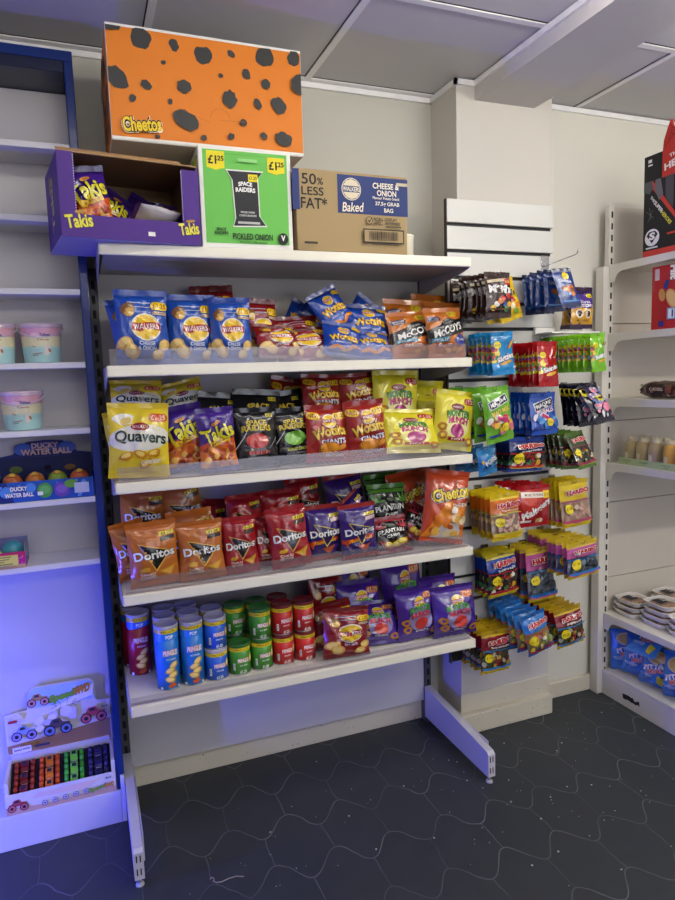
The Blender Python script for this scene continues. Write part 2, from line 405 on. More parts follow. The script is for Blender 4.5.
def a_takis(P, a):
    P.poly([(-1, -.25), (-.4, -.02), (.2, -.2), (1, .12), (1, -a), (-1, -a)], '#d9541a')
    P.poly([(-1, -.55), (-.3, -.25), (.5, -.42), (1, -.2), (1, -a), (-1, -a)], '#e87a22')
    P.blobs(-.85, .85, -a*.95, -.45, 26, ['#a8330f', '#f2a13a', '#c9551a', '#f6c160', '#8e2a10'], .17, 4)
    P.text('Takis', .0, .34, 1.62, .72, '#e8dc2a', 14, bold=.07, out='#231043', ow=.06)
    P.ell(-.05, .84, .25, .1, '#d98a1c', 10); P.text('FUEGO', -.05, .84, .3, .07, '#2c1450', 10)
    P.rect(.05, -.12, 1.1, .2, '#f0c21c', 14); P.text('INTENSE', .05, -.12, .8, .12, '#7a1d10', 14)
def a_raiders(c1, flav, tc):
    def f(P, a):
        P.rect(.62, a*.86, .34, .16, '#d8c53a'); P.text('£1.25', .62, a*.86, .28, .09, '#1c1c1c')
        P.text('SPACE', .0, a*.56, .95, .26, '#d9bf3c', 0, bold=.08, out='#5b4410', ow=.05, arc=.05)
        P.text('RAIDERS', .0, a*.36, 1.35, .27, '#d9bf3c', 0, bold=.08, out='#5b4410', ow=.05, arc=.05)
        P.ell(.0, -.12, .52, .36, c1)             # plain flavour badge
        P.rect(-.72, -.1, .04, .9, '#bdbdc4', -32); P.rect(.75, -.25, .03, .7, '#8d8d96', -40)
        P.text(flav, .05, -a*.55, .95, .16, tc, bold=.04)
        P.text('FLAVOUR CORN SNACKS', .0, -a*.72, .9, .08, '#a9a9b0')
    return f
def a_munch(roundcol, l1, l2, badge, ring, pill, ptxt):
    def f(P, a):
        P.price(.62, a*.74, .62, .28, pill, ptxt)
        if ring: roundel(P, .08, a*.5, .27)
        else: P.ell(.0, a*.5, .3, .14, '#8f1a2a'); P.text('WALKERS', 0, a*.5, .5, .09, '#eadbd0')
        P.ell(.1, -a*.22, .62, .58, badge[0])
        P.text('MONSTER', .08, .2, 1.15, .28, l1, 0, bold=.08, out='#1c3a1c', ow=.05, arc=.1)
        P.text('MUNCH', .08, -.04, 1.0, .27, l2, 0, bold=.08, out='#4a1240', ow=.05, arc=.04)
        P.ell(.1, -a*.42, .36, .3, badge[1]); P.rect(.1, -a*.74, .9, .13, badge[2]); P.text('ONION' if ring else 'HOT', .1, -a*.74, .6, .08, '#f1e6d6')
        for x, y in ((-.66, -a*.3), (-.6, -a*.62), (.75, -a*.8)):
            P.ell(x, y, .2, .17, '#b9771c', 0, 14, .08); P.ell(x, y, .09, .07, roundcol, 0, 10)
    return f
def a_doritos(tri, glow, l1, sub, lower=None, pc='#ead12a'):
    def f(P, a):
        if lower: P.poly([(-1, -.25), (1, -.05), (1, -a), (-1, -a)], lower); P.rect(-.1, -.42, 1.8, .2, '#c23a16', 6); P.text("Flamin' Hot", .0, -.42, 1.3, .19, '#f3b51e', 6, .2, bold=.05)
        P.rect(.58, a*.72, .62, .16, pc, 4); P.text('£1.25', .58, a*.72, .44, .1, '#2b2412', 4)
        P.rect(.6, a*.54, .6, .18, '#3b2a1e' if tri == '#171310' and not lower else '#d8b8b4', 4)
        P.poly([(-.62, .52), (.74, .10), (.04, -.74)], glow); P.poly([(-.54, .45), (.64, .09), (.04, -.64)], tri)
        P.text('Doritos', .02, .02, 1.66, .36, '#f4f3ef', 3, bold=.06, out=tri, ow=.04)
        if not lower:
            P.poly([(.1, -a*.62), (.86, -a*.45), (.62, -a*.88)], '#c98a1e'); P.poly([(.22, -a*.64), (.76, -a*.52), (.6, -a*.8)], '#e2ad42')
            P.ell(-.42, -a*.5, .2, .1, '#e0a92c', 10, 12, .1)
        else: P.poly([(-.2, -a*.62), (.55, -a*.55), (.2, -a*.95)], '#b5431a'); P.poly([(-.9, -.5), (-.6, -.35), (-.7, -.8)], '#d84a1c')
        P.text(l1, -.3, -a*.68, .62, .1, '#f5e8d6', bold=.04); P.text(sub, -.3, -a*.79, .62, .1, '#f5e8d6', bold=.04)
    return f
def a_plantain(lc, leaf, low):
    def f(P, a):
        P.rect(0, a*.88, 2, a*.16, leaf)
        for sx in (-1, 1):
            for t in (10, 45, 80, 120, 160): P.ell(sx*.72+.22*math.cos(rad(t)), a*.38+.22*math.sin(rad(t)), .24, .06, leaf, t, 10)
        P.ell(.0, a*.5, .2, .1, '#4d5a44'); P.text('PLANTAIN', .0, .12, 1.5, .26, '#efeee8', 4, bold=.05, arc=.04); P.text('CHIPS', .02, -.18, .72, .17, '#efeee8', 4, bold=.04)
        P.poly([(-.8, -a*.4), (0, -a*.62), (.8, -a*.4), (.5, -a), (-.5, -a)], low)
        for x, y in ((-.3, -a*.7), (.1, -a*.72), (.4, -a*.62)): P.chip(x, y, .24, .17, 20, '#c9a224', '#ead75c')
    return f
def a_cheetos(P, a):
    P.poly([(-.1, .3), (.4, .1), (1, .2), (1, -a), (-1, -a), (-.5, -.5)], '#e98c1d')
    P.poly([(-.2, -.75), (.6, -.6), (1, -a), (-.6, -a)], '#d8cfc9')
    P.blobs(-.6, .85, -a*.95, -.35, 13, ['#f0b64a', '#e07a1c', '#f6dfae', '#b5541a'], .2, 8)
    cheetos_logo(P, .05, a*.42, 1.75, .6, 14); P.text('CHEESE', .5, .12, .8, .15, '#f8efdd', 10, bold=.04); P.ell(.25, -.12, .18, .14, '#f7efdd', 0, 12, .1)
def cheetos_logo(P, x, y, w, h, rot):
    P.text('Cheetos', x, y, w, h, '#f3e9d8', rot, bold=.34); P.text('Cheetos', x, y, w*.97, h*.94, '#1d1a17', rot, bold=.22); P.text('Cheetos', x, y, w*.94, h*.84, '#f3d02a', rot, bold=.06)

# hanging sweets
CANDY = ['#c9352b', '#e7b52a', '#3c8f46', '#e8e4dc', '#d8742a', '#7b4a2a', '#b23a6a']
def a_gum(top, band, win, title, sub, edge, cols, pricecol='#f0d91e', topband=None):
    def f(P, a):
        P.rect(0, a*.62, 2, a*.8, top)
        if topband: P.rect(0, a*.95, 2, a*.12, topband)
        P.rect(0, -a*.36, 2, a*1.1, win); P.blobs(-.92, .92, -a*.82, -a*.02, 34, cols, .15, len(title)+len(sub))
        P.rect(0, a*.14, 2, .06, band); P.rect(0, -a*.88, 2, a*.16, band); P.rect(0, -a*.97, 2, a*.08, edge)
        P.text(title, .12, a*.62, 1.5, a*.26, '#c41a22', 3, bold=.12, out='#f4efe6', ow=.12); P.text(sub, .16, a*.33, 1.2, a*.15, '#f4efe6', 3, bold=.05)
        P.ell(-.56, -a*.22, .27, .27, pricecol); P.text('£1.25', -.56, -a*.22, .40, .14, '#4a3a10')
    return f
def a_candy(P, a):
    P.rect(-.1, a*.78, 1.5, .18, '#e8dcb8', 6); P.text('CHOCOLATE', -.1, a*.78, .9, .1, '#5a3a20', 6)
    P.rect(.7, a*.72, .45, .38, '#c4161c'); P.text('£1.25', .7, a*.72, .38, .14, '#f3e27a')
    P.text("M&M's", .02, a*.3, 1.7, .52, '#f2efe9', 0, bold=.14)
    for x, y, c in ((.2, -.25, '#c8202a'), (.62, -.1, '#c8202a'), (.35, -.6, '#2f5fb0'), (-.3, -.62, '#e9e4da'), (.72, -.62, '#e3a21e'), (-.05, -.45, '#d8742a'), (.5, -.9, '#3c8f46'), (-.55, -.85, '#e3b81e')): P.ell(x, y, .2, .17, c, 0, 14)
    P.rect(0, -a*.8, 1.6, .1, '#5f4432')
def a_candy_y(P, a):
    P.text("M&M's", -.05, a*.35, 1.6, .45, '#2d1c12', 0, bold=.09, out='#fff1b0', ow=.05)
    for x, y, c in ((.3, -.05, '#c8202a'), (.6, -.5, '#e8892a'), (.1, -.5, '#f6ecc2'), (.35, -.9, '#7fa63a'), (-.35, -.7, '#c27a1e')): P.ell(x, y, .24, .2, c, 0, 14)
def a_honey(P, a):
    P.ell(.2, a*.74, .34, .32, '#f0d91e'); P.text('£1.25', .2, a*.74, .46, .16, '#5a4a10')
    P.text('Crunchie', .0, a*.42, 1.3, .26, '#d9dcea', -8, bold=.05)
    P.ell(.1, -.2, .5, .5, '#3f7fc4'); P.blobs(-.35, .6, -.65, .1, 12, ['#c9681e', '#e39a3c', '#8a4317', '#d9822a'], .2, 3)
    P.rect(0, -a*.85, 1.5, .1, '#6aa0d8')
def a_button(P, a):
    P.poly([(-1, -.1), (-.3, .0), (.4, -.1), (1, .05), (1, -a), (-1, -a)], '#d9a32a'); P.rect(0, a*.88, 2, a*.12, '#241433')
    P.price(.55, a*.7, .6, .3, '#f0d91e', '#5a4a10'); P.text('Giant', .0, a*.34, 1.0, .22, '#e8dff2', bold=.04); P.text('Buttons', .05, a*.14, 1.5, .28, '#f2ecf8', bold=.05)
    for x, y in ((-.38, -.4), (.36, -.42)): P.ell(x, y, .3, .3, '#f3eadc'); P.ell(x, y, .2, .2, '#3d2216')
    P.text('MILK CHOCOLATE', 0, -a*.75, 1.1, .12, '#5a3318')
def a_rainbow(c2, word):
    def f(P, a):
        P.poly([(-1, a*.5), (-.55, a*.6), (-.35, 0), (-.6, -a*.5), (-1, -a*.55)], '#e7cf2e'); P.blobs(-.95, -.6, -a*.5, a*.4, 10, ['#c9352b', '#d8742a', '#3c8f46', '#7b3a8a'], .14, 5)
        P.ell(-.55, a*.5, .3, .26, '#f0d91e'); P.text('£1.25', -.55, a*.5, .42, .14, '#5a4a10')
        P.text(word, .15, -a*.24, 1.55, .4, '#f5f3f0', 14, .1, bold=.08, out='#1d2f5f', ow=.04)
        for i, c in enumerate(['#c9352b', '#e7932a', '#e7d32a', '#3c9f46', '#4a4a9a']): P.rect(.55+.07*i, a*.5, .06, .62, c, -30)
        P.ell(.1, -a*.55, .55, .12, '#e0a92c', 14); P.rect(.85, -a*.84, .2, .1, c2)
    return f
def a_chew(logo, sub, c3, subc):
    def f(P, a):
        P.rect(.02, a*.56, 1.5, .52, '#f2f0ec', 14); P.rect(.02, a*.56, 1.42, .44, '#18204f', 14); P.text('MAOAM', .02, a*.56, 1.22, .28, '#f5f3ee', 14, bold=.06)
        P.text(sub, .1, a*.16, 1.35, .3, subc, 10, bold=.08, out='#2a1a4f', ow=.05)
        P.blobs(-.75, .85, -a*.72, -.05, 22, c3, .22, 6); P.rect(.15, -.3, 1.0, .2, '#c8336a', -28)
        P.ell(.28, -a*.52, .26, .24, '#f0d91e'); P.text('£1.25', .28, -a*.52, .36, .12, '#5a4a10'); P.rect(-.5, -a*.82, .7, .12, '#2f3f8f', 6)
    return f
def a_fizz(P, a):
    P.poly([(-1, a), (-.2, a), (-.6, a*.45), (-1, a*.6)], '#ead52a'); P.ell(-.72, a*.8, .17, .17, '#1b1b1b')
    P.rect(.1, a*.2, .85, .5, '#e2d23a', 12)
    P.blobs(-.55, .95, -a*.85, a*.85, 44, ['#e9e4ea', '#e98aa8', '#6a86c8', '#26264a', '#f4f2f4', '#b8a0c8'], .2, 9); P.rect(.05, a*.12, .8, .42, '#e2d23a', 12); P.rect(.05, a*.12, .5, .16, '#2b2b2a', 12); P.ell(.2, -a*.42, .32, .28, '#ee86a4')
def a_pop(P, a):
    P.text('POPS', .1, .0, 1.2, .46, '#dfe9f4', 24, bold=.07); P.blobs(-.9, .9, -a*.9, a*.9, 16, ['#1d4f8f', '#7fb8a0', '#c9a83a', '#153a6a'], .15, 2); P.text('POPS', .1, .0, 1.2, .46, '#dfe9f4', 24, bold=.07)
def a_malt(P, a):
    P.ell(-.2, .2, .62, .6, '#c8362a'); P.ell(-.3, .35, .36, .3, '#d9594a'); P.rect(-.05, a*.68, 1.5, .26, '#ece3d2', -4); P.text('MORE TO SHARE', -.05, a*.68, 1.1, .12, '#6a3a2a', -4)
    P.rect(.72, a*.64, .4, .36, '#f0c91e'); P.text('£1.25', .72, a*.64, .34, .13, '#5a3a10')
    P.ell(.2, -.65, .75, .6, '#9c1016'); P.text('Maltesers', .12, -.12, 1.8, .4, '#f4f0ec', 24, .1, bold=.08); P.ell(.3, -.75, .2, .16, '#d8a868', 20); P.ell(.42, -.72, .1, .1, '#f1e3c8'); P.rect(-.5, -a*.86, .6, .1, '#e9d9c9')
GC1 = ['#b3262b', '#d9a427', '#e6e0d2', '#3a7a3e', '#7c4326', '#2a2320']
GC2 = ['#56606a', '#39414a', '#6f7c88', '#2c343c', '#8894a0']
GC3 = ['#6a4a2c', '#3d5a34', '#8a2c2a', '#c49a3a', '#2a2622', '#b9b19a']
GC4 = ['#e8c63a', '#e9e4cc', '#d9622f', '#8cae3f', '#d98aa0']
GC5 = ['#b98a7a', '#d9b0a0', '#9a7060', '#c9a08a', '#e2c8b0']
PACKS = {   # base colour, artwork, seal colour
 'candy_brown': ('#3a2019', a_candy, None), 'candy_yellow': ('#f0c81a', a_candy_y, None), 'honey_blue': ('#1d3f86', a_honey, '#1b2a55'),
 'button_purple': ('#4a2a8c', a_button, '#2a1a3a'), 'rainbow_blue': ('#1d8fd0', a_rainbow('#e9e4f0', 'Skittles'), None),
 'rainbow_red': ('#b5151c', a_rainbow('#f0d9d0', 'Skittles'), None), 'rainbow_green': ('#7cc21c', a_rainbow('#e9f0d0', 'Skittles'), None),
 'chew_green': ('#6fb52a', a_chew('', 'MAO MIX', ['#e2748c', '#f0c23a', '#ecead0', '#d9425a', '#f2a05a'], '#f0e05a'), None),
 'chew_blue': ('#1450b8', a_chew('', 'PINBALLS', ['#2f78d0', '#5aa0e0', '#e7e4ee', '#2c5fb4', '#1f62c4'], '#f2d6dc'), None),
 'fizz_black': ('#14142a', a_fizz, '#14142a'), 'pop_blue': ('#2f86c4', a_pop, None),
 'gum_navy': ('#1c2a6a', a_gum('#1d2c70', '#b3262b', '#2b2422', 'HARIBO', 'Starmix', '#e0c51e', GC1), '#1c3f9a'),
 'gum_green': ('#2c3a22', a_gum('#3a4a24', '#8a2340', '#2c2a20', 'HARIBO', '', '#6f9a1e', GC3), '#4a6a1e'),
 'gum_orange': ('#e0891c', a_gum('#e2721c', '#c9b52a', '#8f7a6a', 'HARIBO', 'Tangfastics', '#e8b81c', GC5, topband='#e6c81e'), '#e6c81e'),
 'malt_red': ('#b0141b', a_malt, None),
 'gum_yellow': ('#e6c41c', a_gum('#eacb1c', '#b5446a', '#a88a74', 'HARIBO', '', '#e6c81e', GC5), '#e0c01e'),
 'gum_blue': ('#1c3f9c', a_gum('#1d3f9c', '#b3263a', '#3a302a', 'HARIBO', 'Starmix', '#e6cc1e', GC1, topband='#c9b41e'), '#c4b01e'),
 'gum_pink': ('#c25a9a', a_gum('#c8629e', '#2f78c4', '#4a5560', 'HARIBO', '', '#d8629a', GC2, topband='#dcc23a'), '#dcbf2e'),
 'gum_maroon': ('#8a1a26', a_gum('#8a1a26', '#3f86c0', '#5a4a30', 'HARIBO', 'Supermix', '#d8b81e', GC3, topband='#c9a81e'), '#c9a51e'),
 'gum_sky': ('#2a72c0', a_gum('#2f7ac6', '#b02a3a', '#8a7a4a', 'HARIBO', '', '#1f5fb0', GC4), '#2a6ab8'),
}

# ------------------------------------------------------------------ room shell
wallm = plaster('cream_wall_paint', '#c6c4b8'); wallb = plaster('scuffed_white_paint', '#d0cbc2', stain=.80); skirtm = plaster('cream_skirting_gloss', '#d3ccba', .1, .45, stain=.72)
ceilm = plaster('ceiling_tile', '#cfcccd', .04, .85); gridm = mat('#f2f0f0', .5); dark = mat('#1a1a1c', .6)
ZC = 2.669
XL, XR, YB = -2.0, 3.3, -4.2
struct('floor', MB().box(XL, XR, YB, .1, -.06, 0, floor_material()))
struct('ceiling', MB().box(XL, XR, YB, .1, ZC+.004, ZC+.1, ceilm))
struct('wall_back', MB().box(XL, 1.5, 0, .1, 0, ZC+.004, wallm))
struct('wall_alcove', MB().box(1.5, XR, -.10, .1, 0, ZC+.004, plaster('lightened_wall_paint', '#d8d5ca')))  # same wall paint lightened, putting brighter alcove light into its colour
struct('wall_left', MB().box(XL-.1, XL, YB, .1, 0, ZC+.004, wallm))
struct('wall_right', MB().box(XR, XR+.1, YB, .1, 0, ZC+.004, wallm))
struct('wall_front', MB().box(XL-.1, XR+.1, YB-.1, YB, 0, ZC+.004, wallm))
struct('column', MB().box(1.351, 1.805, -.197, .05, 0, ZC+.004, wallb))
struct('beam', MB().box(1.435, 1.716, YB, -.19, 2.6, ZC+.01, plaster('beam_paint', '#cfcbc8')))
k = MB()
for i in range(-5, 6):
    x = .805+.603*i
    if XL < x < XR and not 1.40 < x < 1.75: k.box(x-.012, x+.012, YB, 0, ZC-.001, ZC+.006, gridm); k.box(x-.0165, x-.0125, YB, 0, ZC+.0025, ZC+.005, dark)  # dark strips beside the bars are painted shadow gaps
for i in range(0, 7):
    y = -.025-.598*i
    k.box(XL, 1.433, y-.012, y+.012, ZC-.0012, ZC+.006, gridm); k.box(1.718, XR, y-.012, y+.012, ZC-.0012, ZC+.006, gridm)
    k.box(XL, 1.433, y-.0165, y-.0125, ZC+.0025, ZC+.005, dark); k.box(1.718, XR, y-.0165, y-.0125, ZC+.0025, ZC+.005, dark)
struct('trim_1', k)
k = MB()     # angle trim where the ceiling meets wall, column and beam
def angle(x0, x1, y0, y1):
    k.box(x0, x1, y0, y1, ZC-.022, ZC-.002, gridm)
angle(XL, 1.351, -.012, 0); angle(1.339, 1.351, -.209, 0); angle(1.339, 1.435, -.209, -.197); angle(1.423, 1.435, YB, -.209); angle(1.805, XR, -.112, -.10); angle(1.716, 1.728, YB, -.197)
angle(1.728, 1.805, -.209, -.197)
struct('trim_2', k)
struct('baseboard_back', MB().box(XL, 1.351, -.02, 0, 0, .085, skirtm, .003))
struct('baseboard_alcove', MB().box(1.835, XR, -.122, -.10, 0, .075, skirtm, .004))
struct('baseboard_column', MB().box(1.333, 1.808, -.228, 0, 0, .088, skirtm, .005).box(1.347, 1.8065, -.2005, 0, .088, .17, skirtm, .0015))
# small hole and scuff on the column skirting
litterm = mat('#c9c6c0', .8)
g = random.Random(3)
k = MB()
for i in range(130):
    x, y = g.uniform(.1, 2.1), g.uniform(-1.25, -.12)
    if i % 3 == 0: x, y = g.uniform(1.0, 1.9), g.uniform(-.95, -.3)
    r = g.choice([.0009, .0012, .0014, .0018, .003]); n = g.randint(4, 6); a0 = g.uniform(0, 6)
    k.prism([(x+r*g.uniform(.6, 1.4)*math.cos(a0+2*math.pi*q/n), y+r*g.uniform(.6, 1.4)*math.sin(a0+2*math.pi*q/n)) for q in range(n)], 'z', .0002, .0014, litterm)
tag(k.build('floor_crumbs'), 'white crumbs and paint flecks scattered over the dark floor', 'crumbs', kind='stuff')
k = MB().tube([(.196+.006*math.cos(t), -.604+.008*math.sin(t), .002) for t in np.linspace(-1.2, 2.8, 9)][::-1]+[(.205, -.622, .002), (.222, -.626, .002), (.245, -.621, .002), (.268, -.621, .002), (.29, -.632, .002)], .0016, mat('#9a948c', .8), 6)
tag(k.build('string_offcut'), 'short curled grey string lying on the floor under the shelving', 'string')

# ------------------------------------------------------------------ left wall unit
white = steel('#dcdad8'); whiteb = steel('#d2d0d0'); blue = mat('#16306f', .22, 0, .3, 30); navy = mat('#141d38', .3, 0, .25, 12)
LU = thing('side_shelving', (-.6, -.1, 0), 'white wall shelving bay with a blue film wrapped frame, left of the big rack', 'shelving')
def part(mb, name, parent, off):
    o = mb.build(name, parent)
    o.location = tuple(-c for c in off); return o
LO = (-.6, -.1, 0)
part(MB().box(-1.25, -.058, -.03, -.012, .12, 2.51, steel('#c9c6c6')), 'back_panel', LU, LO)
part(MB().box(-.057, -.031, -.20, -.004, .12, 2.57, blue, .003), 'post', LU, LO)
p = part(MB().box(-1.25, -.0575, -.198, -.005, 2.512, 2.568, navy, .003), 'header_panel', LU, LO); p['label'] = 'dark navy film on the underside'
part(MB().box(-1.25, -.031, -.203, -.1985, 2.545, 2.575, blue, .002), 'header_rail', LU, LO)
for z in (2.297, 2.076, 1.852, 1.619, 1.404, 1.174, .961):
    part(MB().box(-1.25, -.058, -.20, -.03, z-.019, z, white, .002), 'shelf', LU, LO)
part(MB().box(-1.25, -.046, -.207, -.012, 0, .12, whiteb, .003), 'plinth', LU, LO)
part(MB().box(-.0455, -.031, -.207, -.012, 0, .174, whiteb, .002), 'end_cap', LU, LO)

# ------------------------------------------------------------------ gondola
GO = (.625, -.2, 0)
GD = thing('gondola_rack', GO, 'white metal shop rack of five shelves packed with crisps, beside the column', 'shelving')
upm = steel('#4b4a4c'); upw = steel('#cfcdd2'); lipm = mat('#e6e0d2', .32, 0, 0); deckm = steel('#d8d4cb')  # dark grey of the uprights has their shade put into the colour
for x0, m in ((-.03, upm), (1.25, upm)):
    k = MB().box(x0, x0+.029, -.062, -.004, 0, 1.94, m, .002)
    z = .12
    while z < 1.9: k.box(x0+.009, x0+.020, -.0627, -.060, z, z+.028, mat('#08080a', .8)); z += .05
    part(k, 'upright', GD, GO)
bp_m = steel('#b9b4ae')
for z0, z1 in ((.10, .53), (.534, .90), (.904, 1.25), (1.254, 1.60), (1.604, 1.94)):
    part(MB().box(.0, 1.249, -.05, -.035, z0, z1, steel('#c9c6ca') if z0 < .2 else bp_m, .001), 'back_panel', GD, GO)
clear = clear_plastic('clear_riser', (.93, .92, .94, 1), .09, .05, (.55, .53, .58, 1))
SHELF = [(1.953, -.449, 0), (1.599, -.449, .05), (1.246, -.449, .046), (.896, -.449, .046), (.539, -.462, .024)]
for z, y, rz in SHELF:
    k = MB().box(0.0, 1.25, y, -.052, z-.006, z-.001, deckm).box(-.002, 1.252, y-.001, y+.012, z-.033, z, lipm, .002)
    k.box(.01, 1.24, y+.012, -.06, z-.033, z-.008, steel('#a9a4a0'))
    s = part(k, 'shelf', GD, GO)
    for x in (-.004, 1.2505):
        part(MB().prism([(y+.012, z-.004), (y+.012, z-.034), (y+.06, z-.045), (-.12, z-.085), (-.063, z-.095), (-.063, z-.004)], 'x', x, x+.0035, steel('#b7b4b4')), 'bracket', s, (0, 0, 0))
    if rz:
        x0 = .008 if rz > .03 else .0
        for a, b in ((x0, 1.238),):
            part(MB().box(a, b, y+.014, y+.0165, z-.001, z+rz, clear).box(a, b, y+.014, y+.03, z-.0005, z+.0015, clear), 'riser', s, (0, 0, 0))
    part(MB().box(.004, 1.246, y-.0022, y-.001, z-.029, z-.004, mat('#ebe6d2', .3)), 'price_rail', s, (0, 0, 0))
legm = steel('#c3c0cc')
for x0 in (-.0295, 1.246):
    k = MB().prism([(-.552, .03), (-.552, .118), (-.54, .128), (-.063, .17), (-.063, .03)], 'x', x0, x0+.03, legm)
    k.box(x0+.032, x0+.036, -.5, -.09, .05, .14, legm)
    for q in (.007, .018):
        for z in (.045, .088): k.box(x0+q, x0+q+.004, -.5528, -.5515, z, z+.022, dark)
    l = part(k, 'base_leg', GD, GO)
    part(MB().tube([(x0+.015, -.535, .03), (x0+.015, -.535, .006)], .004, steel('#8b898c')).lathe([(.013, 0), (.013, .006), (.006, .009)], steel('#b5b3b6'), 14, Matrix.Translation((x0+.015, -.535, 0))), 'levelling_foot', l, (0, 0, 0))

# ------------------------------------------------------------------ slatwall on the column
SO = (1.547, -.207, 0)
SW = thing('mounted_slat_panel', SO, 'white grooved slatwall panel fixed to the column, hung with sweets', 'slatwall')
slm = mat('#d3d2cd', .28)
part(MB().box(1.30, 1.795, -.2035, -.1975, .33, 2.21, mat('#17171a', .6)), 'backing', SW, SO)
z = 2.217; i = 0
while z > .42:
    part(MB().box(1.293, 1.801, -.2165, -.2036, z-.0875, z, slm, .0015), 'slat', SW, SO); z -= .1017; i += 1
part(MB().box(1.290, 1.2925, -.2165, -.198, .33, 2.217, mat('#3a342c', .6)), 'edge_strip', SW, SO)

# ------------------------------------------------------------------ right rack
RO = (2.6, -.35, 0)
RR = thing('end_rack', RO, 'white shelving rack cut by the frame edge, right of the sweets', 'shelving')
rwhite = steel('#d8d3c9'); rpan = steel('#c8c0b4')
k = MB().box(2.143, 2.168, -.172, -.142, 0, 2.255, rwhite, .002); z = .1
while z < 2.22: k.box(2.1505, 2.160, -.1726, -.171, z, z+.027, dark); z += .05
part(k, 'upright', RR, RO)
part(MB().box(2.112, 2.1425, -.172, -.124, 0, 1.99, rwhite, .002), 'side_cover', RR, RO)
for z0, z1 in ((.10, .56), (.563, .92), (.923, 1.30), (1.303, 1.74), (1.743, 2.25)): part(MB().box(2.1685, 3.25, -.160, -.146, z0, z1, rpan, .001), 'back_panel', RR, RO)
for z in (1.997, 1.696, 1.407, 1.114, .399):
    k = MB().box(2.146, 3.25, -.625, -.162, z-.022, z, rwhite, .002)
    s = part(k, 'shelf', RR, RO)
    part(MB().prism([(-.625, z-.001), (-.625, z-.028), (-.25, z-.034), (-.228, z-.040), (-.212, z-.056), (-.204, z-.078), (-.173, z-.078), (-.173, z-.001)], 'x', 2.1425, 2.1455, rwhite), 'bracket', s, (0, 0, 0))
k = MB().box(2.1425, 3.25, -.625, -.173, .10, .12, rwhite, .002).box(2.1425, 2.16, -.625, -.173, 0, .0995, rwhite, .002)
part(k, 'base_deck', RR, RO)
g = random.Random(5)
k = MB(); pts = [(-.30-.012*i, .052+g.uniform(-.004, .010)) for i in range(9)] + [(-.40+.012*i, .038+g.uniform(-.004, .004)) for i in range(9)]
k.prism(pts, 'x', 2.1418, 2.1426, dark); part(k, 'scuff', RR, RO)

# ------------------------------------------------------------------ crisps on the rack
NOM = {  # kind: width, height, depth, base colour, artwork, seal colour
 'walkers_blue': (.160, .225, .058, '#1a4fb0', a_walkers('CHEESE', '& ONION', '#143f98'), '#153f9a'),
 'walkers_red': (.150, .215, .055, '#8e1419', a_walkers('READY SALTED', '', '#7a1014'), '#6f0f14'),
 'wotsits': (.150, .195, .055, '#1546ae', a_wotsits, '#123a94'),
 'mccoys': (.180, .215, .055, '#c8701f', a_mccoys, '#bf6a20'),
 'quavers': (.180, .230, .062, '#ecd028', a_quavers, '#e2c624'),
 'takis': (.130, .212, .050, '#45218c', a_takis, '#3d1d7e'),
 'raiders_red': (.150, .215, .050, '#141416', a_raiders('#c4352e', 'BEEF', '#d0443c'), '#141416'),
 'raiders_green': (.150, .215, .050, '#141416', a_raiders('#76b83a', 'PICKLED ONION', '#c3c93a'), '#141416'),
 'giants': (.150, .205, .055, '#a3241a', a_giants, '#97201a'),
 'munch_yellow': (.180, .225, .060, '#e9dc2e', a_munch('#e9dc2e', '#3f8f3a', '#d0447a', ('#f0e88a', '#b02a78', '#a8262e'), False, '#b8231f', '#f4d8b8'), '#e2d52c'),
 'doritos_orange': (.152, .205, .055, '#bf6a22', a_doritos('#171310', '#e8b04a', 'TANGY', 'CHEESE'), '#b8641f'),
 'doritos_red': (.140, .200, .055, '#a11a20', a_doritos('#171310', '#e0a05a', 'CHILLI', 'HEATWAVE'), '#a01a20'),
 'doritos_purple': (.138, .200, .055, '#3d1f78', a_doritos('#2a1550', '#d8c04a', '', '', '#2f1a66'), '#a02a24'),
 'plantain_green': (.155, .200, .050, '#161a16', a_plantain('', '#4f8a2c', '#7fae2a'), '#4f8a2c'),
 'plantain_red': (.150, .180, .050, '#1a1618', a_plantain('', '#a82c38', '#8a2430'), '#8a2430'),
 'cheetos': (.180, .270, .065, '#c8491a', a_cheetos, '#bf4518'),
 'munch_purple': (.172, .215, .060, '#4a2694', a_munch('#4a2694', '#4a9a3a', '#d03a44', ('#8f84b8', '#c8332a', '#3a1f78'), True, '#d8641e', '#f6e0b0'), '#40207f'),
}
LABEL = {
 'walkers_blue': 'blue crisp packet with a yellow roundel', 'walkers_red': 'dark red crisp packet with a yellow roundel', 'wotsits': 'blue cheese puff packet with yellow lettering',
 'mccoys': 'orange crisp packet with a black diagonal band', 'quavers': 'yellow packet with dark green lettering', 'takis': 'purple and orange rolled chip packet',
 'raiders_red': 'black snack packet with a red badge', 'raiders_green': 'black snack packet with a green badge', 'giants': 'brick red packet of giant puffs', 'munch_yellow': 'bright yellow snack packet',
 'doritos_orange': 'orange tortilla chip packet', 'doritos_red': 'red tortilla chip packet', 'doritos_purple': 'purple tortilla chip packet', 'plantain_green': 'black and green plantain chip packet',
 'plantain_red': 'black and red plantain chip packet', 'cheetos': 'large orange cheese puff packet', 'munch_purple': 'purple snack packet'}
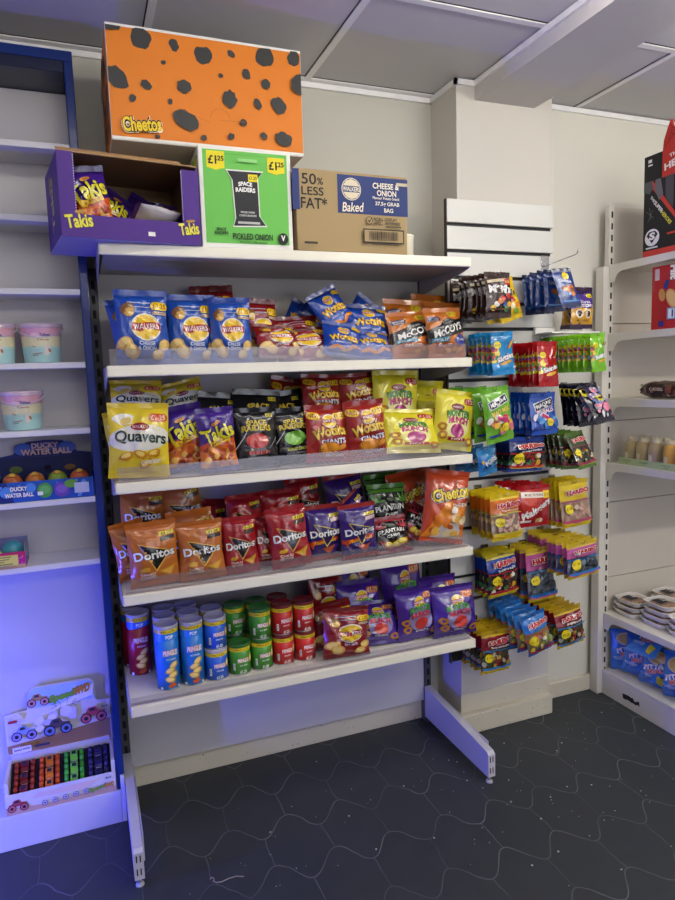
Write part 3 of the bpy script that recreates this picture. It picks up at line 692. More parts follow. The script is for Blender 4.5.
WHERE = [
 'standing front left on the second shelf', 'leaning left at the shelf end', 'standing second from left in front', 'half hidden behind the second blue one', 'partly overlapped beside the red packets',
 'standing upright right of the blue ones', 'tipped back highest behind the blue ones', 'slumped low before the upright red one', 'lying back above the lowest one', 'slumped low beside the cheese puffs',
 'tilted right in the front row', 'lying back in front of the orange ones', 'turned sideways above the front pair', 'upright behind the pale topped one', 'corner poking up left at the back', 'corner poking up right at the back', 'leaning over the red packets at the back',
 'standing front left of its group', 'standing front right at the shelf end', 'behind the front left one', 'behind the front right one', 'highest at the very back',
 'standing at the front with an orange price', 'just behind the front one, bottom corners showing', 'at the back under the shelf edge, left', 'at the back tilted, right of the other',
 'tilted left, beside the yellow one', 'upright, beside the black packets',
 'standing in front with clear yellow lettering', 'standing in front beside the red puffs', 'lying behind the red badge one', 'lying behind the green badge one', 'lying dark behind the purple ones',
 'front left with two yellow tags', 'front right with one yellow tag', 'back left under the shelf', 'back right under the shelf', 'darkest, leaning in the back corner',
 'tallest, standing at the back left', 'slumped low in the front', 'tilted right at the shelf end', 'dim at the very back', 'squeezed between the tall and the tilted one',
 'front left, facing out', 'front right, facing out', 'sideways at the left shelf end', 'behind the front right one', 'far back on the left', 'far back, lettering sloping up',
 'standing beside the orange ones', 'half covered by the front red one', 'standing in front beside the purple ones', 'behind, with a white price tag, left', 'behind, with a white price tag, right', 'dim and deep behind the orange ones', 'dim and deep under the shelf edge',
 'front left of the pair', 'front right of the pair', 'dark at the back under the shelf', 'corner sticking up behind the pair',
 'upright at the back with leaf tops', 'slumped low in the front', 'tipped over to the right', 'dim, deepest in the corner',
 'standing at the right shelf end', 'behind the plantain chips',
 'in front beside the red cans', 'with its flap showing behind the front one', 'upright at the back behind the cans',
 'slumped low in the front', 'upright behind the slumped one', 'highest at the back, left', 'standing in front, second from the shelf end', 'standing in front at the right shelf end', 'highest at the back, right', 'low at the back by the sweets']
DECK = {1: 1.599, 2: 1.246, 3: .896, 4: .539}
SHN = {1: 'second', 2: 'third', 3: 'fourth', 4: 'lowest'}
BAGS = [
('walkers_blue',1,0.112,-0.385,1.601,0.160,0.227,2,-1,6),
('walkers_blue',1,0.090,-0.310,1.601,0.133,0.205,0,9,6),
('walkers_blue',1,0.270,-0.385,1.601,0.157,0.221,0,0,6),
('walkers_blue',1,0.268,-0.315,1.601,0.161,0.220,0,2,6),
('walkers_blue',1,0.385,-0.400,1.601,0.133,0.208,-8,0,6),
('walkers_red',1,0.501,-0.345,1.601,0.127,0.213,5,-3,8),
('walkers_red',1,0.384,-0.200,1.601,0.154,0.276,0,3,20),
('walkers_red',1,0.541,-0.405,1.601,0.151,0.109,10,-4,38),
('walkers_red',1,0.649,-0.345,1.601,0.166,0.154,0,2,22),
('walkers_red',1,0.653,-0.405,1.601,0.170,0.106,-4,-2,40),
('wotsits',1,0.772,-0.405,1.601,0.140,0.119,0,-9,20),
('wotsits',1,0.892,-0.405,1.601,0.138,0.098,0,-3,36),
('wotsits',1,0.765,-0.325,1.656,0.150,0.163,0,26,16),
('wotsits',1,0.911,-0.325,1.655,0.166,0.148,0,-4,20),
('wotsits',1,0.759,-0.240,1.679,0.131,0.182,0,40,10),
('wotsits',1,0.921,-0.240,1.677,0.137,0.179,0,-38,10),
('wotsits',1,0.679,-0.250,1.679,0.120,0.158,0,-30,10),
('mccoys',1,1.066,-0.375,1.601,0.188,0.166,0,3,14),
('mccoys',1,1.173,-0.410,1.601,0.149,0.178,-4,2,12),
('mccoys',1,1.087,-0.290,1.601,0.185,0.219,0,-3,10),
('mccoys',1,1.238,-0.295,1.601,0.157,0.209,0,-2,10),
('mccoys',1,1.240,-0.200,1.601,0.162,0.261,0,-3,6),
('quavers',2,0.080,-0.395,1.248,0.185,0.230,2,-3,8),
('quavers',2,0.070,-0.335,1.248,0.170,0.204,0,4,10),
('quavers',2,0.092,-0.225,1.415,0.167,0.138,0,-2,8),
('quavers',2,0.249,-0.225,1.410,0.154,0.136,0,12,8),
('takis',2,0.226,-0.375,1.248,0.139,0.213,-10,8,6),
('takis',2,0.321,-0.405,1.248,0.123,0.207,0,3,6),
('raiders_red',2,0.455,-0.385,1.248,0.150,0.203,0,0,6),
('raiders_green',2,0.595,-0.370,1.248,0.158,0.192,0,3,6),
('raiders_red',2,0.490,-0.280,1.248,0.172,0.256,0,-4,10),
('raiders_green',2,0.608,-0.275,1.248,0.156,0.245,0,5,10),
('raiders_red',2,0.356,-0.260,1.248,0.145,0.247,0,-6,14),
('giants',2,0.711,-0.395,1.248,0.155,0.198,0,-2,6),
('giants',2,0.848,-0.400,1.248,0.150,0.206,-5,4,6),
('giants',2,0.734,-0.270,1.395,0.150,0.160,0,-3,6),
('giants',2,0.876,-0.270,1.397,0.144,0.158,0,3,6),
('giants',2,0.626,-0.200,1.348,0.130,0.201,0,-12,6),
('munch_yellow',2,1.014,-0.315,1.332,0.190,0.227,0,-2,8),
('munch_yellow',2,1.032,-0.405,1.248,0.211,0.155,-3,-3,26),
('munch_yellow',2,1.212,-0.395,1.248,0.163,0.219,-5,-9,8),
('munch_yellow',2,1.196,-0.220,1.282,0.161,0.246,0,-3,8),
('munch_yellow',2,1.192,-0.290,1.248,0.149,0.203,0,-4,10),
('doritos_orange',3,0.100,-0.395,0.898,0.156,0.206,2,2,6),
('doritos_orange',3,0.252,-0.395,0.898,0.149,0.192,-2,2,6),
('doritos_orange',3,0.038,-0.325,0.898,0.110,0.214,10,8,6),
('doritos_orange',3,0.235,-0.315,0.898,0.153,0.212,0,3,8),
('doritos_orange',3,0.087,-0.220,0.994,0.147,0.197,0,-3,6),
('doritos_orange',3,0.224,-0.220,0.995,0.154,0.197,0,12,6),
('doritos_red',3,0.382,-0.390,0.898,0.118,0.190,-6,3,6),
('doritos_red',3,0.494,-0.345,0.898,0.114,0.183,6,-2,6),
('doritos_red',3,0.549,-0.405,0.898,0.142,0.206,-3,5,8),
('doritos_red',3,0.431,-0.280,0.965,0.129,0.178,0,2,6),
('doritos_red',3,0.559,-0.280,0.967,0.149,0.182,0,1,6),
('doritos_red',3,0.326,-0.210,0.898,0.114,0.229,0,-4,6),
('doritos_red',3,0.677,-0.200,0.954,0.134,0.221,0,5,6),
('doritos_purple',3,0.687,-0.395,0.898,0.134,0.197,0,1,6),
('doritos_purple',3,0.808,-0.405,0.898,0.139,0.194,-3,3,6),
('doritos_purple',3,0.840,-0.220,0.958,0.156,0.217,0,6,6),
('doritos_purple',3,0.863,-0.310,0.956,0.121,0.162,0,38,10),
('plantain_green',3,0.974,-0.325,0.934,0.157,0.199,0,-1,12),
('plantain_red',3,0.948,-0.410,0.898,0.153,0.118,0,2,30),
('plantain_red',3,1.083,-0.365,0.898,0.136,0.136,0,-34,20),
('plantain_green',3,1.001,-0.210,0.937,0.147,0.224,0,4,8),
('cheetos',3,1.167,-0.400,0.898,0.180,0.270,-4,-10,8),
('cheetos',3,1.097,-0.260,0.898,0.184,0.261,0,6,8),
('walkers_red',4,0.750,-0.410,0.541,0.177,0.169,0,-4,14),
('walkers_red',4,0.740,-0.345,0.541,0.172,0.160,0,4,16),
('walkers_red',4,0.742,-0.260,0.541,0.137,0.256,0,0,6),
('munch_purple',4,0.893,-0.415,0.541,0.176,0.143,0,-5,28),
('munch_purple',4,0.862,-0.325,0.541,0.184,0.215,0,-2,12),
('munch_purple',4,0.868,-0.235,0.541,0.168,0.274,0,3,6),
('munch_purple',4,1.047,-0.405,0.541,0.164,0.200,0,3,8),
('munch_purple',4,1.194,-0.405,0.541,0.180,0.193,-5,2,6),
('munch_purple',4,1.050,-0.280,0.541,0.175,0.286,0,4,6),
('munch_purple',4,1.199,-0.290,0.541,0.164,0.199,0,0,8),
]
PROTO = {}; USED = set(); CNT = {}
def snack_name(k): return {'walkers': 'crisp_packet', 'wotsits': 'cheese_puff_packet', 'mccoys': 'ridged_crisp_packet', 'quavers': 'curly_snack_packet', 'takis': 'rolled_chip_packet', 'raiders': 'corn_snack_packet', 'giants': 'giant_puff_packet', 'munch': 'corn_shape_packet', 'doritos': 'tortilla_chip_packet', 'plantain': 'plantain_chip_packet', 'cheetos': 'cheese_puff_packet'}[k.split('_')[0]]
def get_bag(kind):
    n = CNT.get(kind, 0); CNT[kind] = n+1; var = n % 2
    key = (kind, var)
    w, h, d, base, art, sc = NOM[kind]
    if key not in PROTO:
        PROTO[key] = make_bag(snack_name(kind), w, h, d, base, art, hash_seed(kind)+var*17, sealcol=sc, backcol='#d8d0d8' if kind == 'takis' else None); return PROTO[key]
    return copy_tree(PROTO[key])
def hash_seed(s): return sum(ord(c)*(i+3) for i, c in enumerate(s)) % 9973
BLUE_GRP = {1: 'packets on the second shelf', 2: 'packets on the third shelf', 3: 'packets on the fourth shelf', 4: 'packets on the lowest shelf'}
for idx, (kind, sh, x, y, zb, W, H, yaw, roll, pit) in enumerate(BAGS):
    w, h, d = NOM[kind][:3]
    o = get_bag(kind)
    sw = W/w; need = H/math.cos(rad(pit)); a = abs(rad(roll))
    if abs(roll) > 20:   # tilted: fit the rotated outline
        sw = min(sw, 1.0)*.84; shh = sw
    else: shh = max(.62*sw, min(1.3*sw, need/h))
    S = Matrix.Diagonal((sw, (sw+1)/2, shh, 1))
    R = Matrix.Rotation(rad(yaw), 4, 'Z') @ Matrix.Rotation(-rad(pit), 4, 'X') @ Matrix.Rotation(-rad(roll), 4, 'Y')
    T = R @ S
    zs = [(T @ Vector((sx*w/2, sy*d*.4, sz*h/2))).z for sx in (-1, 1) for sy in (-.15, .15) for sz in (-1, 1)]
    zc = zb + H/2
    if abs(roll) <= 20 or zb < DECK[sh]+.01: zc = max(zc, DECK[sh]+.002-min(zs))
    yc = y + (H/2)*math.tan(rad(pit))*.6
    o.matrix_world = Matrix.Translation((x, yc, zc)) @ T
    tag(o, LABEL[kind] + ', ' + WHERE[idx], 'crisp packet', BLUE_GRP[sh])

# ------------------------------------------------------------------ tubes of stacked crisps
def art_can(base, tall, two=None):
    def f(P):   # x = metres along the wall of the tube, y = height
        H = .218 if tall else .108
        P.rect(0, H-.0185, .26, .013, '#e0c52a'); P.text('ONLY £1.99' if tall else 'ONLY £1.25', 0, H-.0185, .05, .006, '#4a3a10')
        if tall:
            P.poly([(-.13, H-.045), (-.03, H-.052), (.03, H-.044), (.13, H-.05), (.13, H-.026), (-.13, H-.026)], two or '#2f7fd8')
            P.text('POP', .006, H-.037, .024, .012, '#eaf1fa', bold=.06)
            P.text('PRINGLES', .008, H-.092, .050, .019, '#f3dfe0', bold=.09, out='#b01c28', ow=.07, arc=.002)
            P.text('ORIGINAL' if two else 'SALT & VINEGAR', .008, H-.112, .03, .006, '#f2f2f2')
            for i, (x, y, r) in enumerate(((.016, .085, 35), (.004, .068, 20), (.012, .052, 25), (.002, .038, -15))): P.chip(x, y, .017, .010, r, '#cfa23c', '#efd288')
            P.ell(.008, .018, .013, .007, '#c2541e', 15); P.rect(-.026, .010, .008, .008, '#f0f0f0'); P.rect(.03, .010, .006, .008, '#f0f0f0')
        else:
            P.text('PRINGLES', .006, H-.058, .040, .014, '#f3dfe0', bold=.09, out='#b01c28', ow=.07, arc=.0015)
            P.text('SOUR CREAM' if base.startswith('#3') else 'ORIGINAL', .006, H-.074, .026, .005, '#f2f2f2')
            P.text('£1.25', .004, .012, .022, .010, '#eef4ea', bold=.05); P.rect(-.027, .03, .008, .024, '#e9e9e9')
            for q in range(4): P.rect(-.027, .022+.005*q, .006, .0016, '#2a2a2a')
            P.chip(.034, .055, .007, .016, 0, '#cfa23c', '#efd288')
    return f
def make_can(name, base, tall, two=None):
    r = .0375; H = .218 if tall else .108
    mb = MB().lathe([(r, .003), (r, H-.012)], gloss(base), 40)
    P = Print(); art_can(base, tall, two)(P)
    xs = [r*rad(t) for t in range(-171, 172, 9)]
    P.emit(mb, lambda x, y, t: Vector(((r+t)*math.sin(x/r), -(r+t)*math.cos(x/r), y)), xs, (), (-.117, .117, .004, H-.012), off0=.0003, doff=.00015, mf=gloss)
    o = mb.build(name)
    MB().lathe([(r-.001, 0), (r+.0006, .001), (r+.0006, .0035), (r-.001, .004)], mat('#b9b9bd', .3, 1), 32).build('rim', o)
    lid = MB().lathe([(r+.0012, H-.011), (r+.0015, H-.003), (r+.0006, H-.0005), (r-.003, H), (r-.005, H-.002), (.001, H-.002)], clear_plastic('lid_'+base.strip('#'), (1, 1, 1, 1), .85, .1, lin('#b9b6c6')) if tall or base == '#1f5fd0' else gloss({'#3f8f2a': '#2c6a2a', '#c4201f': '#6a1620'}[base]), 32, closed=False).build('lid', o)
    lid['label'] = 'translucent grey lid' if tall or base == '#1f5fd0' else 'dark foil lid'
    return o
can_protos = {}
CANS = [  # kind, x, y, z, turn, label
 ('red_tall', .049, -.205, .539, -4, 'tall red tube of crisps with a blue top, left end of the lowest shelf'),
 ('red_tall', .034, -.122, .539, 0, 'tall red tube mostly hidden behind the other tall red one'),
 ('blue_tall', .128, -.357, .539, -2, 'tall blue tube of crisps, front left of the blue pair'),
 ('blue_tall', .209, -.356, .539, -6, 'tall blue tube of crisps, front right of the blue pair'),
 ('blue_tall', .131, -.276, .539, 0, 'tall blue tube directly behind the front left blue tube'),
 ('blue_tall', .210, -.274, .539, 0, 'tall blue tube directly behind the front right blue tube'),
 ('blue_tall', .136, -.195, .539, 0, 'tall blue tube third back behind the front left blue tube'),
 ('blue_tall', .214, -.193, .539, 0, 'tall blue tube third back behind the front right blue tube'),
 ('blue_small', .288, -.354, .539, 0, 'short blue tube of crisps, lower of the front stacked pair'),
 ('blue_small', .289, -.352, .6478, 4, 'short blue tube of crisps, upper of the front stacked pair'),
 ('blue_small', .292, -.272, .539, 0, 'short blue tube, lower of the stacked pair behind'),
 ('blue_small', .292, -.270, .6478, 0, 'short blue tube, upper of the stacked pair behind'),
 ('green_small', .370, -.346, .539, 0, 'short green tube standing alone in front, beside the blue stack'),
 ('green_small', .374, -.264, .539, 0, 'short green tube, lower of the pair behind the single green tube'),
 ('green_small', .375, -.263, .6478, 3, 'short green tube, upper of the pair behind the single green tube'),
 ('green_small', .450, -.340, .539, 0, 'short green tube, lower of the front green pair beside the red ones'),
 ('green_small', .449, -.338, .6478, -3, 'short green tube, upper of the front green pair beside the red ones'),
 ('green_small', .455, -.259, .539, 0, 'short green tube, bottom one deepest behind the front green pair'),
 ('green_small', .455, -.258, .6478, 0, 'short green tube, top one peeking over the front green pair'),
 ('red_small', .531, -.335, .539, 0, 'short red tube, lower of the left red pair'),
 ('red_small', .530, -.333, .6478, 4, 'short red tube, upper of the left red pair'),
 ('red_small', .612, -.336, .539, 0, 'short red tube, lower of the right red pair by the red packets'),
 ('red_small', .611, -.335, .6478, -2, 'short red tube, upper of the right red pair by the red packets'),
 ('red_small', .537, -.254, .539, 0, 'short red tube, bottom one behind the left red pair'),
 ('red_small', .537, -.253, .6478, 0, 'short red tube, top one behind the left red pair'),
]
CK = {'red_tall': ('#a01a2c', True, '#2f6fd8'), 'blue_tall': ('#1c74c8', True, None), 'blue_small': ('#1f5fd0', False, None), 'green_small': ('#3f8f2a', False, None), 'red_small': ('#c4201f', False, None)}
for kd, x, y, z, t, lb in CANS:
    if kd not in can_protos: o = can_protos[kd] = make_can('crisp_tube', *CK[kd])
    else: o = copy_tree(can_protos[kd])
    o.location = (x, y, z+.0005); o.rotation_euler = (0, 0, rad(t)); tag(o, lb, 'crisp tube', 'crisp tubes on the lowest shelf')

# ------------------------------------------------------------------ sweets on hooks
hookm = mat('#b8b8bc', .25, 1)
ORD = ['frontmost', 'second', 'third', 'fourth', 'fifth', 'sixth', 'seventh', 'eighth', 'ninth', 'tenth']
HLAB = {'candy_brown': 'brown chocolate sweet pack', 'candy_yellow': 'yellow peanut sweet pack', 'honey_blue': 'navy honeycomb bites pouch', 'button_purple': 'purple and gold chocolate button pouch',
 'rainbow_blue': 'light blue chewy sweet pack', 'rainbow_red': 'red chewy sweet pack', 'rainbow_green': 'lime green chewy sweet pack', 'chew_green': 'green chew pack', 'chew_blue': 'royal blue chew pack',
 'fizz_black': 'black and white patterned sweet pack', 'pop_blue': 'small sky blue sweet pack', 'gum_navy': 'navy gummy pack', 'gum_green': 'dark green gummy pack',
 'gum_orange': 'orange and yellow gummy pack', 'malt_red': 'glossy red malt ball pouch', 'gum_yellow': 'yellow gummy pack', 'gum_blue': 'deep blue gummy pack', 'gum_pink': 'pink gummy pack',
 'gum_maroon': 'maroon gummy pack', 'gum_sky': 'sky blue gummy pack'}
HROW = ['on the top left hook', 'behind the brown packs', 'on the top middle hook', 'above the lime green packs', 'left of the red row', 'on the middle hook', 'right of the red row', 'beside the yellow snack packets', 'right of the green chews', 'at the right end',
 'under the green chews', 'under the blue chews', 'under the patterned packs', 'beside the orange snack packets', 'between orange and yellow packs', 'right of the malt balls', 'left of the pink row', 'right of the deep blue row', 'in the long right hand row',
 'in the lowest row, left', 'in the lowest row, middle', 'in the lowest row, right']
ROWS = [
('candy_brown',1.337,-0.484,1.733,0.111,0.159,8,0),
('candy_yellow',1.488,-0.327,1.720,0.149,0.187,2,16),
('honey_blue',1.672,-0.430,1.765,0.128,0.154,5,22),
('button_purple',1.875,-0.299,1.705,0.120,0.167,2,0),
('rainbow_blue',1.415,-0.402,1.524,0.108,0.165,6,3),
('rainbow_red',1.607,-0.422,1.475,0.095,0.173,8,0),
('rainbow_green',1.763,-0.520,1.524,0.082,0.151,10,5),
('chew_green',1.353,-0.456,1.269,0.154,0.220,4,9),
('chew_blue',1.631,-0.368,1.282,0.132,0.168,5,2),
('fizz_black',1.871,-0.367,1.292,0.145,0.181,5,24),
('pop_blue',1.344,-0.403,1.142,0.103,0.123,3,10),
('gum_navy',1.569,-0.341,1.134,0.175,0.142,5,-2),
('gum_green',1.776,-0.393,1.132,0.107,0.151,5,22),
('gum_orange',1.427,-0.401,0.885,0.144,0.186,6,2),
('malt_red',1.569,-0.392,0.918,0.165,0.167,4,0),
('gum_yellow',1.804,-0.353,0.883,0.161,0.200,6,3),
('gum_blue',1.460,-0.330,0.626,0.154,0.192,6,4),
('gum_pink',1.651,-0.330,0.583,0.148,0.228,5,2),
('gum_pink',1.745,-0.470,0.705,0.166,0.157,9,4),
('gum_maroon',1.400,-0.370,0.334,0.138,0.177,6,0),
('gum_sky',1.524,-0.469,0.422,0.149,0.185,6,12),
('gum_maroon',1.714,-0.433,0.406,0.153,0.175,7,6),
]
SWN = {'candy': 'hanging_sweet_pack', 'honey': 'hanging_honeycomb_pouch', 'button': 'hanging_chocolate_button_pouch', 'rainbow': 'hanging_chewy_sweet_pack', 'chew': 'hanging_chew_pack', 'fizz': 'hanging_sweet_pack', 'pop': 'hanging_sweet_pack', 'gum': 'hanging_gummy_pack', 'malt': 'hanging_malt_ball_pouch'}
HP = {}
FWD = {'honey_blue': (17, 5, .096, .160), 'fizz_black': (24, 9, .105, .175), 'gum_green': (22, 7, .095, .155)}
g = random.Random(21)
for ri, (kind, x, y, zb, W, H, n, roll) in enumerate(ROWS):
    t = abs(rad(roll)); c, s = math.cos(t), math.sin(t)
    if abs(roll) > 8:
        det = c*c - s*s; w, h = max((W*c-H*s)/det, .085), (H*c-W*s)/det
        h = max(h, w*1.15)
    else: w, h = W - H*s*.8, H - W*s*.8
    step = (-.250-y)/max(n-1, 1) if n > 2 else .045
    d = min(step*.60, .026)
    xh = x - math.sin(rad(roll))*h/2*.95; zt = zb + H/2 + h/2*c
    fwd = 0
    if kind in FWD: fwd, roll, w, h = FWD[kind]; xh, zt = x - w*.12, zb + H + .004
    base, art, sc = PACKS[kind]
    if kind not in HP: HP[kind] = []
    pr = make_bag(SWN[kind.split('_')[0]], w, h, d, base, art, hash_seed(kind)+ri, 12, 16, .016, sc, slot=True, wr=.8, pinch=.03, origin='top')
    row = thing('mounted_hook', (xh, -.2165, zt), 'chrome hook carrying the ' + HLAB[kind] + 's ' + HROW[ri], 'hook', 'slatwall hooks')
    MB().box(-.018, .018, -.004, -.0005, -.03, .012, hookm, .001).build('back_plate', row)
    yl = y + .2165 - .022
    MB().tube([(0, -.003, -.002), (0, yl+.012, -.002), (0, yl+.004, .001), (0, yl-.002, .010)], .0016, hookm, 6).build('prong', row)
    for i in range(n):
        o = pr if i == 0 else copy_tree(pr)
        rr = roll if i == 0 else roll*.3*g.uniform(.4, 1.3) + g.uniform(-4, 4)
        o.matrix_world = Matrix.Translation((xh, y+step*i, zt)) @ Matrix.Rotation(rad(g.uniform(-5, 5) if i else 2), 4, 'Z') @ Matrix.Rotation(rad(-fwd*(1 if i == 0 else .35) - (g.uniform(-2, 4) if i else 3)), 4, 'X') @ Matrix.Rotation(-rad(rr), 4, 'Y')
        pos = 'frontmost' if i == 0 else ('rearmost' if i == n-1 else ORD[i] + ' from front')
        tag(o, '%s, %s, %s' % (HLAB[kind], HROW[ri], pos), 'sweets pack', HLAB[kind] + 's ' + HROW[ri])
row = thing('mounted_hook', (1.757, -.2165, 1.985), 'empty chrome hook sticking out at the top right of the slatwall', 'hook', 'slatwall hooks')
MB().box(-.02, .02, -.004, -.0005, -.06, .03, hookm, .001).build('back_plate', row)
MB().tube([(0, -.003, -.012), (0, -.185, .004), (0, -.195, .010), (0, -.20, .022)], .0023, hookm, 6).build('prong', row)
k = MB().box(1.70, 1.945, -.335, -.232, 1.690, 1.697, mat('#e6e4df', .3), .002).box(1.70, 1.80, -.232, -.2172, 1.690, 1.72, mat('#e6e4df', .3), .002)
tag(k.build('slat_ledge'), 'small white plastic ledge clipped to the slatwall under the purple pouches', 'ledge')

# ------------------------------------------------------------------ cartons on top of the rack
def frame(o, x, y, z, rz): o.location = (x, y, z); o.rotation_euler = (0, 0, rad(rz)); return o
kraft = card('#a9855a'); kraft_shade = card('#7a5c3c')  # darker kraft puts the shade inside the carton into its colour
# purple display carton
TK = tag(frame(link('display_carton', None), -.096, -.509, 1.9545, 7.8), 'purple open fronted carton of rolled chip packets overhanging the rack top', 'carton')
pur = card('#4a2382'); w, d, h = .393, .296, .227; t = .004
MB().box(0, w, 0, d, 0, t, card('#a9a0c8')).box(0, w, d-t, d, t, h, kraft_shade).box(.0, t, t, d, t, h, pur).box(w-t, w, t, d, t, h, pur).box(t, w-t, t, d-t, t, t+.001, kraft_shade).box(t, t+.0008, .004, d-t, t, h, kraft_shade).box(w-t-.0008, w-t, .004, d-t, t, h, kraft_shade).box(0, w, .0, d, h, h+.003, kraft).box(t, w-t, .004, d-t, h-.001, h, kraft_shade).build('body', TK)
k = MB()
for a, b, c, e in ((0, .042, 0, h), (w-.052, w, 0, h-.012), (.042, w-.052, 0, .062)): k.box(a, b, -.003, 0, c, e, pur)
for i in range(22):
    k.box(.0405, .0425, -.0034, -.0005, .07+.007*i, .0735+.007*i, mat('#c9bfd8')); k.box(w-.0528, w-.0508, -.0034, -.0005, .07+.0065*i, .0735+.0065*i, mat('#c9bfd8'))
P = Print()
P.text('Takis', .047, .044, .072, .037, '#e6dc46', 8, bold=.06, out='#2a1250', ow=.05).ell(.052, .069, .016, .004, '#b88a3a', 8)
P.text('Takis', w-.036, .045, .060, .035, '#e6dc46', 8, bold=.06, out='#2a1250', ow=.05).ell(w-.03, .068, .014, .004, '#b88a3a', 8).rect(.245, .022, .02, .012, '#efece6')
P.emit(k, plane_map((0, -.003, 0), (1, 0, 0), (0, 0, 1)))
k.build('front_panel', TK)
k = MB(); P = Print(); P.text('Takis', 0, 0, .15, .05, '#c9bf6a', bold=.06).ell(.06, .03, .03, .012, '#a88a4a')
P.emit(k, plane_map((-.0001, .15, .115), (0, 0, 1), (0, 1, 0))); k.build('side_print', TK)
k = MB(); k.box(0, w-.05, .0, .002, 0, .022, kraft, M=Matrix.Translation((0, .0, h+.003)) @ Matrix.Rotation(rad(-55), 4, 'X')); k.build('flap', TK)
Mx = Matrix.Translation((-.096, -.509, 1.9545)) @ Matrix.Rotation(rad(7.8), 4, 'Z')
for (x, y, dz, rx, ry, rz, sc, lb) in ((.085, .065, 0, -6, -8, 0, .94, 'upright at the left inside the purple carton'), (.235, .075, 0, -78, 80, 4, .80, 'lying across the front inside the purple carton'), (.165, .20, .01, -22, 40, 5, .82, 'leaning in the middle inside the purple carton'),
    (.245, .215, .01, -22, 36, -6, .82, 'leaning right of the middle one inside the purple carton'), (.285, .080, .050, -62, 76, 172, .68, 'lying pale side up inside the purple carton'), (.338, .20, 0, -6, 4, 0, .72, 'darkest, in the right corner inside the purple carton')):
    o = get_bag('takis'); T = Matrix.Rotation(rad(rz), 4, 'Z') @ Matrix.Rotation(rad(rx), 4, 'X') @ Matrix.Rotation(rad(ry), 4, 'Y') @ Matrix.Scale(sc, 4)
    low = min((T @ v.co).z for ob in (o, *o.children) for v in ob.data.vertices)
    o.matrix_world = Mx @ Matrix.Translation((x, y, .006-low+dz)) @ T
    tag(o, LABEL['takis'] + ', ' + lb, 'crisp packet', 'packets in the purple carton')
# green carton
GC = tag(frame(link('snack_carton', None), .302, -.430, 1.9545, -1.2), 'white edged green carton with a printed black packet, on the rack top', 'carton')
w, d, h = .291, .26, .303; wc = card('#e9e7df')
k = MB().box(0, w, 0, d, 0, h, wc, .003)
P = Print(); P.rect(w/2, h/2+.002, w-.026, h-.026, '#6cc152'); P.rect(w/2, h*.93, .16, .0015, '#5aa845')
P.rect(.052, .263, .055, .05, '#ead91e').poly([(.0245, .24), (.052, .232), (.0795, .24), (.0795, .25), (.0245, .25)], '#ead91e'); P.text('£1', .042, .262, .026, .026, '#1c1c14', bold=.06).text('.25', .066, .267, .024, .015, '#1c1c14', bold=.06)
P.rect(.242, .258, .055, .046, '#ead91e').poly([(.2145, .237), (.242, .229), (.2695, .237), (.2695, .245), (.2145, .245)], '#ead91e'); P.text('£1', .232, .256, .026, .026, '#1c1c14', bold=.06).text('.25', .256, .261, .024, .015, '#1c1c14', bold=.06)
pk = [(.086, .232), (.196, .232), (.180, .212), (.182, .10), (.202, .072), (.100, .068), (.108, .092), (.102, .205)]
P.poly([(x+(x-.143)*.08, y+(y-.15)*.05) for x, y in pk], '#e9e9e2').poly(pk, '#26272a'); P.rect(.166, .214, .03, .022, '#ead91e'); P.text('£1.25', .166, .214, .024, .01, '#1c1c14')
P.text('SPACE', .141, .193, .044, .013, '#f0f0ea', bold=.08, arc=.003).text('RAIDERS', .141, .176, .062, .014, '#f0f0ea', bold=.08, arc=.002).text('PICKLED ONION', .145, .110, .044, .006, '#e6e6e0').text('CORN SNACKS', .145, .100, .054, .006, '#e6e6e0')
P.rect(.148, .078, .07, .007, '#b9b9b4')
P.text('SPACE', .060, .056, .030, .009, '#1e3a1c', bold=.08).text('RAIDERS', .060, .045, .042, .009, '#1e3a1c', bold=.08)
P.text('PICKLED ONION', .158, .036, .128, .019, '#1a2418', bold=.05).text('FLAVOUR CORN SNACKS', .160, .019, .088, .006, '#23351f'); P.ell(.256, .033, .017, .018, '#1c1f1c').text('V', .256, .035, .014, .018, '#eef2e8', bold=.08)
P.rect(.15, .264, .06, .01, '#8fd07c'); P.emit(k, plane_map((0, 0, 0), (1, 0, 0), (0, 0, 1)), smooth=False)
P = Print().poly([(-.2, .02), (-.02, .02), (-.02, .28), (-.2, .28)], '#6cc152').rect(-.05, .25, .05, .05, '#ead91e'); P.emit(k, plane_map((0, 0, 0), (0, -1, 0), (0, 0, 1)), smooth=False)
k.build('body', GC); MB().box(.003, w-.003, d*.5-.02, d*.5+.02, h, h+.0008, clear_plastic('packing_tape', (.95, .9, .8, 1), .4, .1, (.8, .75, .62, 1))).build('tape', GC)
# brown carton
BC = tag(frame(link('snack_carton', None), .6045, -.446, 1.9545, .8), 'brown cardboard carton with a navy printed panel, right end of the rack top', 'carton')
w, d, h = .398, .26, .254
k = MB().box(0, w, 0, d, 0, h, card('#a68d60'), .003)
P = Print(); P.rect(.0, .19, .024, .125, '#24366f').rect(.272, .186, .258, .122, '#24366f')
P.text('50', .045, .224, .05, .034, '#1d1c1c', bold=.02).text('%', .083, .219, .02, .022, '#1d1c1c').text('LESS', .056, .187, .076, .026, '#1d1c1c', bold=.02).text('FAT*', .060, .150, .09, .036, '#1d1c1c', bold=.02)
P.ell(.192, .202, .035, .036, '#d9cdb0').ell(.192, .202, .032, .033, '#24366f'); P.poly([(.162, .212), (.222, .212), (.210, .228), (.192, .234), (.174, .228)], '#d9cdb0').poly([(.162, .192), (.222, .192), (.21, .176), (.192, .170), (.174, .176)], '#d9cdb0'); P.text('WALKERS', .192, .202, .062, .015, '#e6dcc4', bold=.05)
P.text('Baked', .196, .145, .074, .03, '#e6dcc4', 2, .15, bold=.03)
